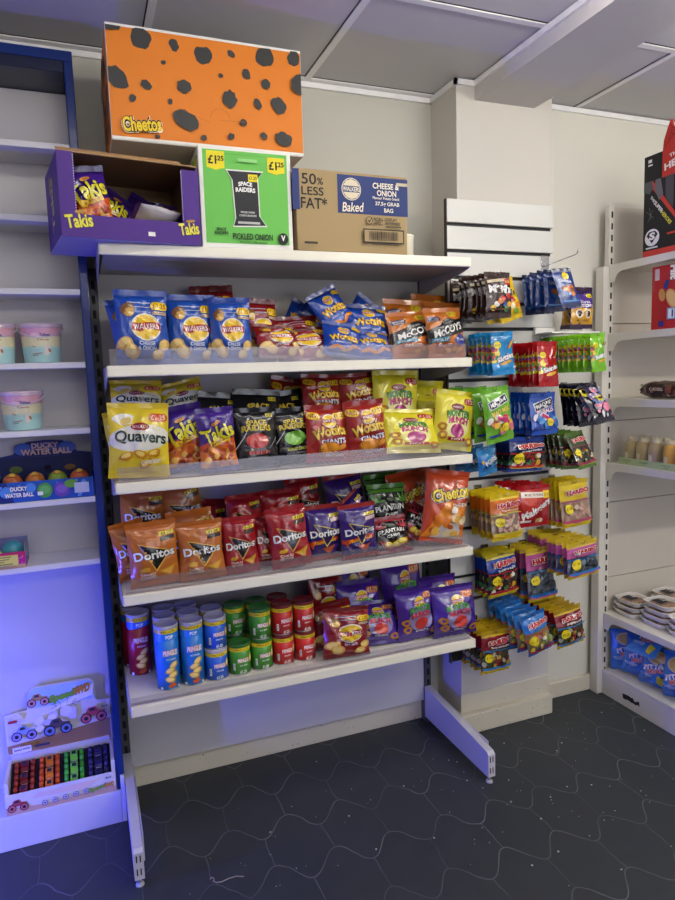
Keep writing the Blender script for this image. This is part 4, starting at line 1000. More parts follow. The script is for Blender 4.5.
P.text('CHEESE &', .318, .219, .098, .019, '#e6dfcf', bold=.05).text('ONION', .320, .196, .072, .019, '#e6dfcf', bold=.05).text('Flavour Potato Snack', .318, .180, .10, .009, '#e6dfcf').text('37.5g GRAB', .322, .160, .09, .016, '#e6dfcf', bold=.04).text('BAG', .326, .141, .034, .014, '#e6dfcf', bold=.04)
P.rect(.377, .228, .042, .010, '#c9bd9f')
P.ell(.253, .105, .013, .013, '#1d1c1c').ell(.253, .105, .011, .011, '#a68d60').poly([(.246, .107), (.249, .108), (.253, .102), (.261, .115), (.263, .114), (.253, .097)], '#1d1c1c')
P.text('NON', .283, .110, .028, .012, '#1d1c1c', bold=.05).text('HFSS', .283, .096, .028, .011, '#1d1c1c', bold=.03).rect(.3005, .103, .001, .03, '#1d1c1c').text('DISPLAY', .333, .111, .046, .010, '#1d1c1c').text('ANYWHERE', .339, .098, .058, .010, '#1d1c1c', bold=.04).rect(.342, .087, .058, .005, '#5a4a34')
P.rect(.305, .055, .152, .046, '#1d1c1c').rect(.305, .055, .144, .038, '#a68d60')
g = random.Random(4); x = .250
while x < .356: b = g.choice([.0012, .002, .003]); P.rect(x, .055, b, .03, '#2a2420'); x += b + g.choice([.0014, .002, .003])
P.rect(.04, .022, .045, .007, '#3a2f22').rect(.305, .026, .1, .003, '#5a4a34'); P.emit(k, plane_map((0, 0, 0), (1, 0, 0), (0, 0, 1)), smooth=False)
k.build('body', BC); k = MB().box(.001, w-.001, d*.5-.022, d*.5+.022, h-.001, h+.001, card('#9c7a50')).box(.001, w-.001, .001, d*.5-.023, h-.001, h+.0006, kraft).box(.001, w-.001, d*.5+.023, d-.001, h-.001, h+.0006, kraft); k.build('flap', BC)
# orange spotted carton resting on the green one
OC = tag(frame(link('snack_carton', None), .058, -.405, 2.2595, 0), 'large orange carton with black cheetah spots, resting on the green carton', 'carton')
w, d, h = .592, .33, .322
k = MB().box(0, w, 0, d, 0, h, wc, .003)
P = Print(); P.rect(w/2, h/2, w-.004, h-.018, '#de7e1f')
def inv(px, py):
    s = (px-58-(py-35)*.1)/550; yt = 35+(px-58)*.135; yb = 355+(px-90)*.093; return s*w, (1-(py-yt)/(yb-yt))*h
for i, (px, py, rx, ry) in enumerate(((155,80,27,28),(245,98,13,17),(327,125,24,25),(407,120,9,12),(507,128,26,30),(595,133,18,22),(218,146,7,6),(97,189,26,34),(175,208,12,16),(278,212,19,20),(380,181,7,6),(454,177,12,15),(514,204,13,15),(140,246,11,9),(242,254,8,6),(410,247,20,25),(492,260,11,16),(556,266,21,25),(286,305,25,37),(453,313,10,11),(211,352,7,5),(340,355,9,8),(418,351,10,9),(516,351,9,12),(576,360,20,26))):
    x, y = inv(px, py); q = w/550; P.ell(x, y, rx*q, ry*q, '#3a3a38', 20*(i % 5), 16, .13, i)
x, y = inv(603, 207); P.poly([(w-.004, y+.034), (w-.02, y+.03), (w-.036, y+.012), (w-.036, y-.012), (w-.024, y-.026), (w-.004, y-.03)], '#3a3a38'); P.poly([(.002, h-.012), (.045, h-.012), (.04, h-.022), (.002, h-.026)], '#3a3a38')
x, y = inv(168, 318); cheetos_logo(P, x, y, .118, .05, 5)
for a in range(0, 181, 12): P.rect(.322+.03*math.cos(rad(a)), .082+.03*math.sin(rad(a)), .006, .0012, '#b8671a', a+90)
P.rect(.36, .079, .075, .001, '#a85c18', 2).rect(.24, .085, .10, .0008, '#a85c18', -20)
P.emit(k, plane_map((0, 0, 0), (1, 0, 0), (0, 0, 1)), (), (), (.002, w-.002, .005, h-.006), smooth=False)
P = Print(); P.rect(-d/2, h/2, d-.006, h-.012, '#d8791c').blobs(-d+.03, -.03, .03, h-.03, 16, ['#3a3a38'], .026, 6, .15); P.emit(k, plane_map((0, 0, 0), (0, -1, 0), (0, 0, 1)), (), (), (-d+.003, -.003, .006, h-.006), smooth=False)
k.build('body', OC); MB().box(.002, w-.002, .003, d/2-.004, -.0015, 0, card('#d8d4c8')).box(.002, w-.002, d/2+.004, d-.003, -.0015, 0, card('#d8d4c8')).build('flap', OC)
k = MB().lathe([(.030, 0), (.032, .09), (.030, .098), (.026, .100)], mat('#e6dfca', .4), 24)
o = k.build('plastic_tub'); o.location = (1.075, -.28, 1.9535); tag(o, 'cream plastic tub beside the brown carton on the rack top', 'tub')
MB().lathe([(.033, .0905), (.033, .0985), (.027, .1015), (.001, .1015)], mat('#efe9d6', .4), 24).build('lid', o)

# ------------------------------------------------------------------ left unit stock
def tub(x, y, z, lb):
    k = MB(); R0, R1, H = .055, .064, .124
    col = [(0, '#a8d2d2'), (.36, '#b4d8d4'), (.42, '#e3dcb4'), (.62, '#e6dab8'), (.68, '#e0a8b8'), (1, '#d9a0bc')]
    for i in range(len(col)-1):
        a, b = col[i][0], col[i+1][0]; ra, rb = R0+(R1-R0)*a, R0+(R1-R0)*b
        k.lathe([(ra, H*a+.001), ((ra+rb)/2, H*(a+b)/2), (rb, H*b+.001)], mat(col[i][1], .35, 0, .5, 60), 36, closed=False)
    k.lathe([(R0, .001), (.001, .001)], mat('#a8d2d2', .35), 36, closed=False)
    o = k.build('candyfloss_tub'); o.location = (x, y, z)
    k = MB(); P = Print(); P.ell(-.016, .088, .013, .008, '#ecc6cc').text('Tubbees', .014, .090, .030, .010, '#2a4a8c', bold=.05).text('Candy', .008, .074, .036, .008, '#b06a5a', bold=.03)
    P.poly([(.012, .022), (.024, .026), (.030, .048), (.020, .066), (.010, .05)], '#e2d8ce').ell(.026, .040, .004, .007, '#a87a62', 20).rect(-.012, .030, .030, .003, '#b8867a', 8).rect(-.018, .024, .018, .0025, '#7aa0a0', 4).rect(-.02, .052, .012, .003, '#c09a8a', -20)
    P.emit(k, lambda a, b, t: Vector(((R0+(R1-R0)*b/H+t)*math.sin(a/.06), -(R0+(R1-R0)*b/H+t)*math.cos(a/.06), b)), [.006*i for i in range(-8, 9)], (), off0=.001)
    k.build('printed_label', o)
    MB().lathe([(R1+.003, H-.012), (R1+.004, H), (R1+.002, H+.003), (R1-.004, H+.003), (R1-.006, H), (.001, H)], clear_plastic('tub_lid', (1, .95, .98, 1), .6, .08, (.78, .66, .76, 1)), 36, closed=False).build('lid', o)
    MB().tube([((R1+.004)*math.cos(t), -(R1+.004)*abs(math.sin(t))*.9, H-.012-.03*abs(math.sin(t))) for t in np.linspace(0, math.pi, 15)], .0018, clear_plastic('tub_handle', (1, 1, 1, 1), .6, .05), 6).build('handle', o)
    return tag(o, lb, 'tub', 'candyfloss tubs')
tub(-.188, -.118, 1.6195, 'pastel striped candyfloss tub on the upper left shelf, right of the pair'); tub(-.327, -.118, 1.6195, 'pastel striped candyfloss tub on the upper left shelf, cut by the frame')
tub(-.262, -.118, 1.4045, 'pastel striped candyfloss tub standing alone on the shelf below the pair')
# ball display
DB = tag(frame(link('ball_display_box', None), -.352, -.193, 1.1745, 0), 'blue counter display box of coloured water balls on the left unit', 'display box')
w, d, h = .291, .135, .066; bl = card('#1d3f9c')
k = MB().box(0, w, 0, d, 0, .003, bl).box(0, .003, .003, d, .003, h, bl).box(w-.003, w, .003, d, .003, h, bl).box(0, w, d-.003, d, .003, .13, card('#141f52')); k.build('body', DB)
k = MB().box(0, w, -.003, 0, 0, h, card('#2458c0'))
P = Print(); P.poly([(.0, 0), (.05, 0), (.03, h), (.0, h)], '#1a2c78').blobs(.01, .28, .006, .06, 14, ['#4a86dc', '#6aa0e6', '#1c3f9a'], .007, 3, 0).ell(.030, .035, .02, .018, '#4f8ad8').ell(.10, .045, .016, .016, '#4f8ad8')
P.text('DUCKY', .066, .045, .05, .014, '#f4f2f0', bold=.09, out='#2a1c5a', ow=.07).text('WATER BALL', .066, .025, .085, .014, '#f4f2f0', bold=.09, out='#2a1c5a', ow=.07)
P.ell(.142, .034, .023, .025, '#4f9a4a').ell(.142, .036, .016, .014, '#6ab45f').rect(.128, .025, .016, .012, '#e6ece6').ell(.193, .033, .025, .025, '#6a4aa8').ell(.193, .035, .017, .014, '#8460b8').ell(.222, .05, .02, .014, '#6aa83c').rect(.254, .034, .045, .034, '#c9cfe0')
P.emit(k, plane_map((0, -.003, 0), (1, 0, 0), (0, 0, 1)), (), (), (.001, w-.001, .001, h-.001), smooth=False); k.build('front_panel', DB)
k = MB(); hp = [(.0, .06), (w, .06), (w, .135), (.245, .142), (.235, .165), (.20, .182), (.145, .186), (.09, .182), (.055, .165), (.045, .142), (0, .135)]
k.prism(hp, 'y', d+.001, d+.004, card('#18246a'))
P = Print(); P.ell(.075, .158, .028, .020, '#3f62c0').ell(.215, .158, .028, .020, '#3f62c0').ell(.145, .165, .05, .016, '#2c4aa4'); P.text('DUCKY', .145, .168, .085, .019, '#c9a8a0', bold=.09, out='#1c1240', ow=.07).text('WATER BALL', .148, .147, .16, .021, '#c9a8a0', bold=.09, out='#1c1240', ow=.07)
P.text('WATER BALL', .045, .118, .06, .008, '#8a8fc0').text('SQUEEZE', .25, .118, .05, .008, '#8a8fc0').ell(.12, .105, .02, .02, '#2c5a3a').ell(.18, .108, .02, .02, '#3f6a2a').ell(.15, .09, .014, .012, '#7a2a3a').ell(.05, .09, .02, .012, '#5a6a2a').ell(.22, .088, .018, .01, '#7a5a2a')
P.emit(k, plane_map((0, d+.001, 0), (1, 0, 0), (0, 0, 1)), smooth=False); k.build('header_card', DB)
for i, c in enumerate(('#b8622a', '#c2742e', '#7f9a2e', '#c25a28')):
    o = MB().lathe([(.0005+.030*math.sin(rad(a)), .030-.030*math.cos(rad(a))) for a in range(0, 181, 12)], mat(c, .3, 0, .2, 30), 24, closed=False).build('water_ball')
    o.location = (-.352+.042+.069*i, -.193+.068, 1.1785+.022); tag(o, ('orange water ball at the left end', 'amber water ball second from the left', 'green water ball third from the left', 'red orange water ball at the right end')[i] + ' of the blue display box', 'ball', 'water balls in the display box')
    MB().lathe([(.012, 0), (.014, .003), (.006, .010), (.001, .011)], mat('#d8a83a', .4), 14, Matrix.Translation((0, -.012, .052))).build('beak', o)
# low plinth block that the balls sit on
MB().box(.004, w-.004, .004, d-.004, .003, .0255, card('#141f52')).build('tray_insert', DB)
k = MB().box(-.46, -.362, -.19, -.08, 1.1745, 1.255, card('#d2cdd2'), .002); P = Print().rect(.02, .04, .03, .04, '#c98aa0').ell(.06, .04, .012, .02, '#8a5a6a'); P.emit(k, plane_map((-.44, -.19, 1.1745), (1, 0, 0), (0, 0, 1)))
tag(k.build('small_carton'), 'small white carton cut by the frame beside the blue ball display', 'carton')
# pink toy box
PB = tag(frame(link('toy_box', None), -.50, -.197, .9615, 0), 'pink toy box with a yellow notice and a clear back on the lowest left shelf', 'toy box')
w, d = .216, .13
k = MB().box(0, w, 0, .004, 0, .052, card('#c42a86')); P = Print(); P.rect(w/2, .006, w, .012, '#c9a878').blobs(0, w, .014, .05, 40, ['#e49ac4'], .0018, 2, 0).rect(.10, .030, .19, .034, '#ddd06a')
for i in range(4): P.rect(.10+.004*(i % 2), .041-.0075*i, .15-.02*(i % 3), .0022, '#4a4a34')
P.emit(k, plane_map((0, 0, 0), (1, 0, 0), (0, 0, 1)), (), (), (.001, w-.001, .001, .051), smooth=False); k.build('front_panel', PB)
MB().box(0, w, .004, d, 0, .004, card('#c42a86')).box(0, w, d-.004, d, .004, .075, card('#8a8fb0')).build('body', PB)
MB().box(w-.002, w, .004, d, .004, .078, clear_plastic('blister', (.85, .88, .95, 1), .35, .1, (.45, .48, .6, 1))).build('clear_side', PB)
o = MB().lathe([(.0005+.036*math.sin(rad(a)), .036-.036*math.cos(rad(a))) for a in range(0, 181, 12)], mat('#3f8f96', .15, 0, .2, 20), 24, closed=False).build('toy_ball'); o.location = (-.327, -.125, .966); tag(o, 'glossy teal ball inside the pink toy box', 'ball')
k = MB().tube([(.026*math.cos(t), -.01, .026*math.sin(t)) for t in np.linspace(0, 2*math.pi, 24)], .008, mat('#e0c62a', .35), 8); o = k.build('toy_ring'); o.location = (-.385, -.172, 1.0); tag(o, 'yellow toy ring behind the notice of the pink toy box', 'toy')
# monster truck display
TB = tag(frame(link('truck_display_box', None), -.410, -.2, .1205, 0), 'counter display box of toy trucks with a picture header, bottom left', 'display box')
w, d, h = .350, .150, .073; wb = card('#dcd6d2')
MB().box(0, w, 0, d, 0, .003, wb).box(0, .012, .003, d, .003, h+.04, wb).box(w-.012, w, .003, d, .003, h+.04, wb).box(.012, w-.012, d-.003, d, .003, .13, wb).prism([(.003, .04), (d-.004, .10), (d-.004, .004), (.003, .004)], 'x', .0125, w-.0125, card('#17171b')).build('body', TB)
def truck2d(P, x, y, s, c, wc2):
    P.poly([(x-.030*s, y), (x+.030*s, y+.002*s), (x+.034*s, y+.014*s), (x+.014*s, y+.017*s), (x+.006*s, y+.030*s), (x-.014*s, y+.028*s), (x-.022*s, y+.014*s), (x-.032*s, y+.012*s)], c).poly([(x-.012*s, y+.016*s), (x+.006*s, y+.017*s), (x+.002*s, y+.026*s), (x-.010*s, y+.025*s)], '#2a2f40')
    for q in (-.022, .022): P.ell(x+q*s, y-.004*s, .016*s, .016*s, '#1f1f26').ell(x+q*s, y-.004*s, .013*s, .013*s, wc2).ell(x+q*s, y-.004*s, .006*s, .006*s, '#20202a')
k = MB().box(0, w, -.003, 0, 0, h, wb)
P = Print(); P.poly([(0, 0), (w, 0), (w, .022), (.12, .016), (0, .03)], '#c9a58a').poly([(.08, .045), (.25, .038), (.30, .060), (.1, .062)], '#e2c9bc')
truck2d(P, .038, .028, .85, '#b0464a', '#c96a6a')
for i in range(5): P.ell(.120+.033*i, .022+.002*i, .0095, .0095, '#4a4a6a').ell(.120+.033*i, .022+.002*i, .0075, .0075, '#c9c4d8').rect(.120+.033*i, .022+.002*i, .008, .004, '#4a4a6a')
P.text('Speed', .288, .030, .056, .018, '#7fae3a', 8, .2, bold=.08, out='#2f4a1e', ow=.05).text('4WD', .328, .034, .032, .016, '#d88a2a', 8, .2, bold=.08, out='#4a2a12', ow=.05).text('4x4', .325, .062, .02, .008, '#3a3a4a', bold=.05)
P.emit(k, plane_map((0, -.003, 0), (1, 0, 0), (0, 0, 1)), (), (), (.001, w-.001, .001, h-.001), smooth=False); k.build('front_panel', TB)
hp = [(.0, .13), (w, .115), (w, .27), (.304, .275), (.301, .348), (.284, .363), (.098, .366), (.082, .352), (.074, .285), (0, .28)]
k = MB().prism(hp, 'y', d, d+.003, wb)
P = Print(); P.poly([(.004, .135), (w-.004, .12), (w-.004, .20), (.2, .18), (.0, .165)], '#a8805a')
for i in range(7): P.rect(w*.6, .135+.008*i, w*.66, .0016, '#8a6444', 3)
P.poly([(.078, .29), (.298, .285), (.296, .348), (.28, .359), (.10, .362), (.086, .348)], '#a9c4e8')
truck2d(P, .112, .312, .95, '#b0845a', '#c98a90')
P.poly([(.135, .262), (.30, .345), (.292, .30), (.16, .268)], '#f0ece4').text('Speed', .190, .314, .085, .034, '#7fae3a', 10, .3, bold=.08, out='#2f5a1e', ow=.05).text('4WD', .258, .330, .056, .030, '#d88a2a', 10, .3, bold=.08, out='#4a2a12', ow=.05)
for i in range(9): P.rect(.20+.02*math.cos(i*.7)*2, .285+.012*math.sin(i*.7), .02, .0014, '#26262a', i*40)
P.blobs(.02, .24, .20, .27, 14, ['#d8d2e4', '#c9c2dc', '#e6e0ea'], .018, 4); truck2d(P, .060, .205, 1.1, '#8a9ac0', '#9a8ab8'); truck2d(P, .170, .205, 1.25, '#5a4a52', '#6a7ab0'); truck2d(P, .292, .225, 1.2, '#b04a50', '#c0606a')
P.rect(.05, .155, .06, .022, '#e6e2e2').text('Speed 4WD', .05, .155, .05, .010, '#2a2a2a', bold=.05).rect(.115, .158, .05, .008, '#3a3a52').rrect(.028, .262, .03, .010, '#b03038').text('4x4', .330, .258, .022, .010, '#3a3a4a', bold=.05)
P.emit(k, plane_map((0, d, 0), (1, 0, 0), (0, 0, 1)), (), (), (.002, w-.002, .114, .37), smooth=False); k.build('header_card', TB)
def make_truck(c, wc2):
    k = MB().prism([(-.021, .008), (-.021, .016), (-.010, .019), (-.006, .027), (.010, .027), (.015, .018), (.022, .016), (.022, .008)], 'x', -.012, .012, gloss(c))
    k.prism([(-.0085, .0195), (-.0055, .0255), (.009, .0255), (.013, .0195)], 'x', -.0124, .0124, gloss('#1c1e28')).box(-.009, .009, -.0215, -.0205, .010, .014, gloss('#d8d4c8'))
    k.box(-.007, .007, -.004, .009, .0271, .0275, gloss('#1c1e28')).box(-.028, .028, -.014, -.011, .007, .009, mat('#2a2a2e', .5)).box(-.028, .028, .011, .014, .007, .009, mat('#2a2a2e', .5))
    o = k.build('toy_truck')
    for sx in (-1, 1):
        for y in (-.0115, .0115): MB().lathe([(.004, -.0065), (.0095, -.0065), (.0108, -.004), (.0108, .004), (.0095, .0065), (.004, .0065)], mat(wc2, .5), 18, Matrix.Translation((sx*.0255, y, .0105)) @ Matrix.Rotation(rad(90), 4, 'Y'), 9, .04).build('wheel', o)
    return o
for c, (nm, bc, wh) in enumerate((('dark red', '#7a1c26', '#a03028'), ('orange', '#e0761c', '#e2571e'), ('lime green', '#6fc83a', '#3fae3a'), ('navy', '#26204f', '#2a2460'))):
    pr = make_truck(bc, wh)
    for r in range(3):
        o = pr if r == 0 else copy_tree(pr)
        u = .020 + .046*r; x = -.410+.056+.080*c; y = -.2+.004+u; z = .1205+.040+.060*(u/(d-.007))+.001
        o.location = (x, y, z); o.rotation_euler = (rad(22), 0, 0)
        tag(o, '%s toy truck with chunky wheels, %s row of the display box' % (nm, ('front', 'middle', 'back')[r]), 'toy truck', 'toy trucks in the display box')

# ------------------------------------------------------------------ right rack stock
HB = tag(frame(link('toy_display_box', None), 2.156, -.345, 1.9975, 0), 'black and red toy display box with a jagged red header, top right', 'display box')
blk = card('#1b1b1e'); redc = card('#c0302a')
k = MB().box(0, .22, -.30, 0, 0, .30, blk, .002).box(0, .05, -.088, 0, .30, .402, blk)
P = Print(); P.rect(.15, .012, .30, .024, '#c23a30').poly([(.03, .285), (.045, .30), (.20, .10), (.20, .08)], '#c23a30').poly([(.0, .262), (.0, .30), (.04, .30), (.05, .27), (.03, .25)], '#57585e').poly([(.055, .265), (.06, .30), (.085, .30), (.10, .235), (.08, .215)], '#6a6a70').poly([(.11, .22), (.11, .30), (.15, .30), (.15, .17)], '#4a4a50')
P.text('THE', .048, .226, .03, .011, '#e9e9e9', -50, bold=.05).text('SUPER', .078, .190, .06, .015, '#e9e9e9', -50, bold=.06).text('HEROES', .118, .140, .072, .015, '#e0d84a', -50, bold=.06)
P.ell(.050, .074, .037, .034, '#e6e6e6').poly([(.022, .084), (.035, .098), (.066, .098), (.079, .084), (.05, .050)], '#1b1b1e').text('S', .0505, .079, .03, .030, '#e6e6e6', 0, .1, bold=.1)
P.rect(.05, .033, .06, .006, '#d8d8d8').rect(.155, .075, .06, .008, '#c23a30')
for a, b in ((.01, 60), (.02, 100), (.015, 140)): P.rect(.04, .15+a, .05, .0012, '#8a8a8a', b)
P.rect(.034, .378, .018, .012, '#e6e6e6').rect(.036, .362, .022, .006, '#e6e6e6')
P.emit(k, plane_map((0, 0, 0), (0, -1, 0), (0, 0, 1)), (), (), (.001, .299, .001, .402), smooth=False); k.build('body', HB)
pts = [(-.09, .30), (-.09, .40), (-.094, .44), (-.112, .485), (-.126, .512), (-.134, .478), (-.152, .482), (-.168, .50), (-.20, .505), (-.30, .47), (-.30, .30)]
k = MB().prism(pts, 'x', .0, .012, redc)
P = Print(); P.text('THE', .148, .378, .05, .014, '#ece6e2', 12, bold=.06).text('HEROES', .185, .350, .17, .028, '#ece6e2', 10, .1, bold=.08); P.rect(.12, .43, .05, .003, '#5a1512', 40).rect(.16, .44, .06, .003, '#5a1512', -30).rect(.13, .46, .05, .003, '#5a1512', 70)
P.emit(k, plane_map((0, 0, 0), (0, -1, 0), (0, 0, 1)), (), (), (.092, .298, .302, .51), smooth=False); k.build('header_card', HB)
HT = tag(frame(link('biscuit_carton', None), 2.166, -.388, 1.6965, 0), 'red biscuit carton with a sandwich cookie picture, below the toy display', 'carton')
k = MB().box(0, .10, -.22, 0, 0, .255, card('#b5222a'), .002)
P = Print(); P.rect(.012, .2, .0012, .09, '#d8928e').rect(.028, .222, .022, .045, '#c9b8c4').text('Hit', .110, .222, .058, .036, '#f2efec', -90, .1, bold=.12, out='#2a1a1a', ow=.06).rect(.145, .235, .03, .025, '#2a3a9a')
P.rect(.075, .178, .02, .036, '#24367f', -20).ell(.055, .138, .016, .026, '#c9915a', 10).ell(.105, .120, .026, .042, '#d2a46a', 30).ell(.105, .120, .02, .034, '#e0b980', 30).poly([(.12, .16), (.15, .185), (.145, .165), (.16, .16), (.13, .145)], '#5a2418').rect(.105, .060, .044, .046, '#7fa8d8').rect(.105, .060, .03, .036, '#e8eef6').rect(.11, .06, .008, .03, '#2a5a9a').rect(.055, .022, .028, .024, '#3a2a7f').rect(.05, .08, .005, .05, '#8a3a34')
P.emit(k, plane_map((0, 0, 0), (0, -1, 0), (0, 0, 1)), smooth=False); k.build('body', HT); MB().box(.002, .098, -.218, -.002, .255, .2562, card('#a01c24')).build('flap', HT)
def a_roll(P, a):
    P.rect(.1, 0, .9, a*1.6, '#2f1c16').rect(.5, .1, .5, .3, '#6a3a2c').text('CAKE ROLL', .35, .0, .7, .3, '#d9c2ae', 90, bold=.05)
def cake_roll():
    k = MB(); g = np.random.RandomState(4); prof = []
    n = 26
    for i in range(n+1):
        t = -1+2*i/n; r = .034*(1-abs(t)**7)**.5*(1+.05*math.sin(9*t)); prof.append((max(r, .002), .125*t))
    k.lathe(prof, foil('#4a2c1e'), 26, Matrix.Rotation(rad(90), 4, 'X'), 5, .05)
    P = Print(); P.rect(-.02, 0, .10, .05, '#2a1812').rect(.04, .004, .03, .03, '#7a4430').text('CAKE ROLL', -.02, .004, .07, .012, '#d9c2ae', bold=.05).blobs(-.1, .1, -.02, .025, 12, ['#6a4430', '#352018', '#8a6a58'], .007, 5)
    P.emit(k, lambda a, b, t: Vector((-(.0350+t)*math.cos(b/.034), -a, (.0350+t)*math.sin(b/.034)+.0)), (), [-.02, -.01, 0, .01, .02], off0=.0014)
    o = k.build('cake_roll_pack')
    for s2 in (-1, 1): MB().prism([(-.022, -.0006), (.022, -.0006), (.026, .0006), (-.026, .0006)], 'y', s2*.122, s2*.138, foil('#3a2218')).build('end_seal', o)
    return o
pr = None
for i, (x, y, lb) in enumerate(((2.20, -.445, 'dark brown wrapped cake roll lying at the open end of the right rack'), (2.31, -.40, 'dark brown wrapped cake roll lying behind the other cake roll'))):
    o = cake_roll() if pr is None else copy_tree(pr); pr = pr or o
    o.location = (x, y, 1.407+.036); o.rotation_euler = (0, 0, rad(4*i)); tag(o, lb, 'cake roll', 'wrapped cake rolls')
# jar trays
green = card('#a9b98a')
def tray(y, lb):
    o = MB().box(0, .136, -.21, 0, 0, .003, green).box(0, .003, -.21, 0, .003, .03, green).box(.133, .136, -.21, 0, .003, .03, green).box(.003, .133, -.003, 0, .003, .03, green).box(.003, .133, -.21, -.207, .003, .03, green).build('jar_tray'); o.location = (2.158, y, 1.1145)
    k = MB(); P = Print(); P.text('HONEY JELLY', .05, .018, .05, .007, '#5a6a48').text('JAR', .05, .009, .025, .005, '#5a6a48').text('DESSERT', .145, .018, .05, .007, '#5a6a48').text('SNACK', .145, .009, .025, .005, '#5a6a48'); P.emit(k, plane_map((0, 0, 0), (0, -1, 0), (0, 0, 1)), smooth=False); k.build('tray_print', o)
    k = MB().box(.0036, .1324, -.2064, -.0036, .0036, .125, clear_plastic('shrink_film', (.97, .97, .95, 1), .05, .06), .02); k.build('shrink_film', o)
    return tag(o, lb, 'tray', 'jar trays')
tray(-.232, 'pale green card tray of tan ribbed jars, nearest the upright'); tray(-.442, 'pale green card tray of golden ribbed jars, cut by the frame')
def jar(c):
    o = MB().lathe([(.025, 0), (.0285, .004), (.030, .06), (.026, .084), (.016, .094)], mat(c, .3, 0, .15, 40), 40, None, 16, .03).build('ribbed_jar')
    MB().lathe([(.016, .094), (.017, .096), (.017, .108), (.012, .114), (.001, .114)], mat('#cdbfa0', .3), 20, closed=False).build('cap', o)
    MB().box(-.0305, -.0290, -.008, .008, .02, .045, card('#d8cba8')).build('label_sticker', o); return o
for c, y0, nm in (('#a8905a', -.232, 'tan'), ('#d9a02a', -.442, 'golden')):
    pr = jar(c)
    for i in range(3):
        for q in range(2):
            o = pr if i+q == 0 else copy_tree(pr)
            o.location = (2.158+.0362+.0632*q, y0-.039-.0655*i, 1.1185); tag(o, '%s ribbed jar, %s along its tray, %s row' % (nm, ('first', 'second', 'third')[i], ('outer', 'inner')[q]), 'jar', nm + ' jars in a green tray')
# cookie trays
def rr(w, d, r, n=5):
    out = []
    for cx, cy, a0 in ((w/2-r, d/2-r, 0), (-w/2+r, d/2-r, 90), (-w/2+r, -d/2+r, 180), (w/2-r, -d/2+r, 270)):
        for i in range(n): a = rad(a0+90*i/(n-1)); out.append((cx+r*math.cos(a), cy+r*math.sin(a)))
    return out
def cookie_tray():
    k = MB(); wt = mat('#e4e0da', .35); A, B, C, D = rr(.15, .13, .03), rr(.178, .158, .035), rr(.188, .168, .036), rr(.142, .122, .028); n = len(A)
    vs = [(x, y, 0) for x, y in A]+[(x, y, .022) for x, y in B]+[(x, y, .022) for x, y in C]+[(x, y, .0235) for x, y in C]+[(x, y, .0235) for x, y in B]+[(x, y, .003) for x, y in D]
    fs = [tuple(range(n))[::-1], tuple(range(5*n, 6*n))]
    for l in range(5): fs += [(l*n+i, l*n+(i+1) % n, (l+1)*n+(i+1) % n, (l+1)*n+i) for i in range(n)]
    o = k.add(vs, fs, wt, False).build('cookie_tray')
    k = MB(); g = random.Random(9)
    for i in range(9): k.lathe([(.024, 0), (.026, .004), (.018, .012), (.001, .014)], mat(('#a8783c', '#8a5c2c', '#b98a4a')[i % 3], .7, 0, .8, 90), 16, Matrix.Translation((-.045+.045*(i % 3)+g.uniform(-.004, .004), -.038+.038*(i//3), .0065)) @ Matrix.Rotation(rad(g.uniform(-12, 12)), 4, 'X'), closed=False)
    k.build('cookies', o)
    k = MB().box(-.082, .082, -.072, .072, .0238, .0244, clear_plastic('cling_film', (1, 1, 1, 1), .05, .08)); k.build('film_lid', o)
    k = MB().box(-.02, .05, -.01, .05, .0246, .0252, card('#26242c')); P = Print(); P.text('COOKIES', .015, .03, .05, .012, '#d8d2d2', bold=.05).rect(.015, .008, .05, .01, '#c9c4c4'); P.emit(k, plane_map((0, 0, .0252), (0, -1, 0), (1, 0, 0))); k.build('dark_label', o)
    return o
pr = None
for x, y, n, nm in ((2.245, -.245, 3, 'stack by the upright'), (2.262, -.392, 4, 'middle stack'), (2.255, -.54, 3, 'stack at the frame edge'), (2.46, -.26, 3, 'rear right stack')):
    for i in range(n):
        if pr is None: o = pr = cookie_tray()
        else: o = copy_tree(pr)
        o.scale = (.76, .76, 1); o.location = (x+.003*i, y-.003*i, .3995+.0275*i); o.rotation_euler = (0, 0, rad((7*i) % 9-4+90))
        tag(o, 'white plastic tray of brown cookies, %s of the %s' % (('bottom', 'second', 'third', 'fourth')[i], nm), 'food tray', 'cookie trays')
def a_bread(P, a):
    P.ell(.0, a*.62, .62, .38, '#d9c49a').ell(.0, a*.62, .52, .30, '#c9a868').text('PITTA', .0, a*.1, 1.3, .3, '#e9e4ee', 18, bold=.09, out='#1c2a7a', ow=.06).text('BREAD', .15, -.12, 1.1, .26, '#d8604a', 18, bold=.08, out='#f2e8e0', ow=.05)
    P.rect(-.4, -a*.4, .8, .03, '#cfe0f2').rect(-.4, -a*.46, .8, .03, '#cfe0f2').rect(-.4, -a*.52, .6, .03, '#cfe0f2').poly([(.35, -.35), (.75, -.5), (.6, -a*.95), (.3, -a*.85)], '#d9c832')
pr = None
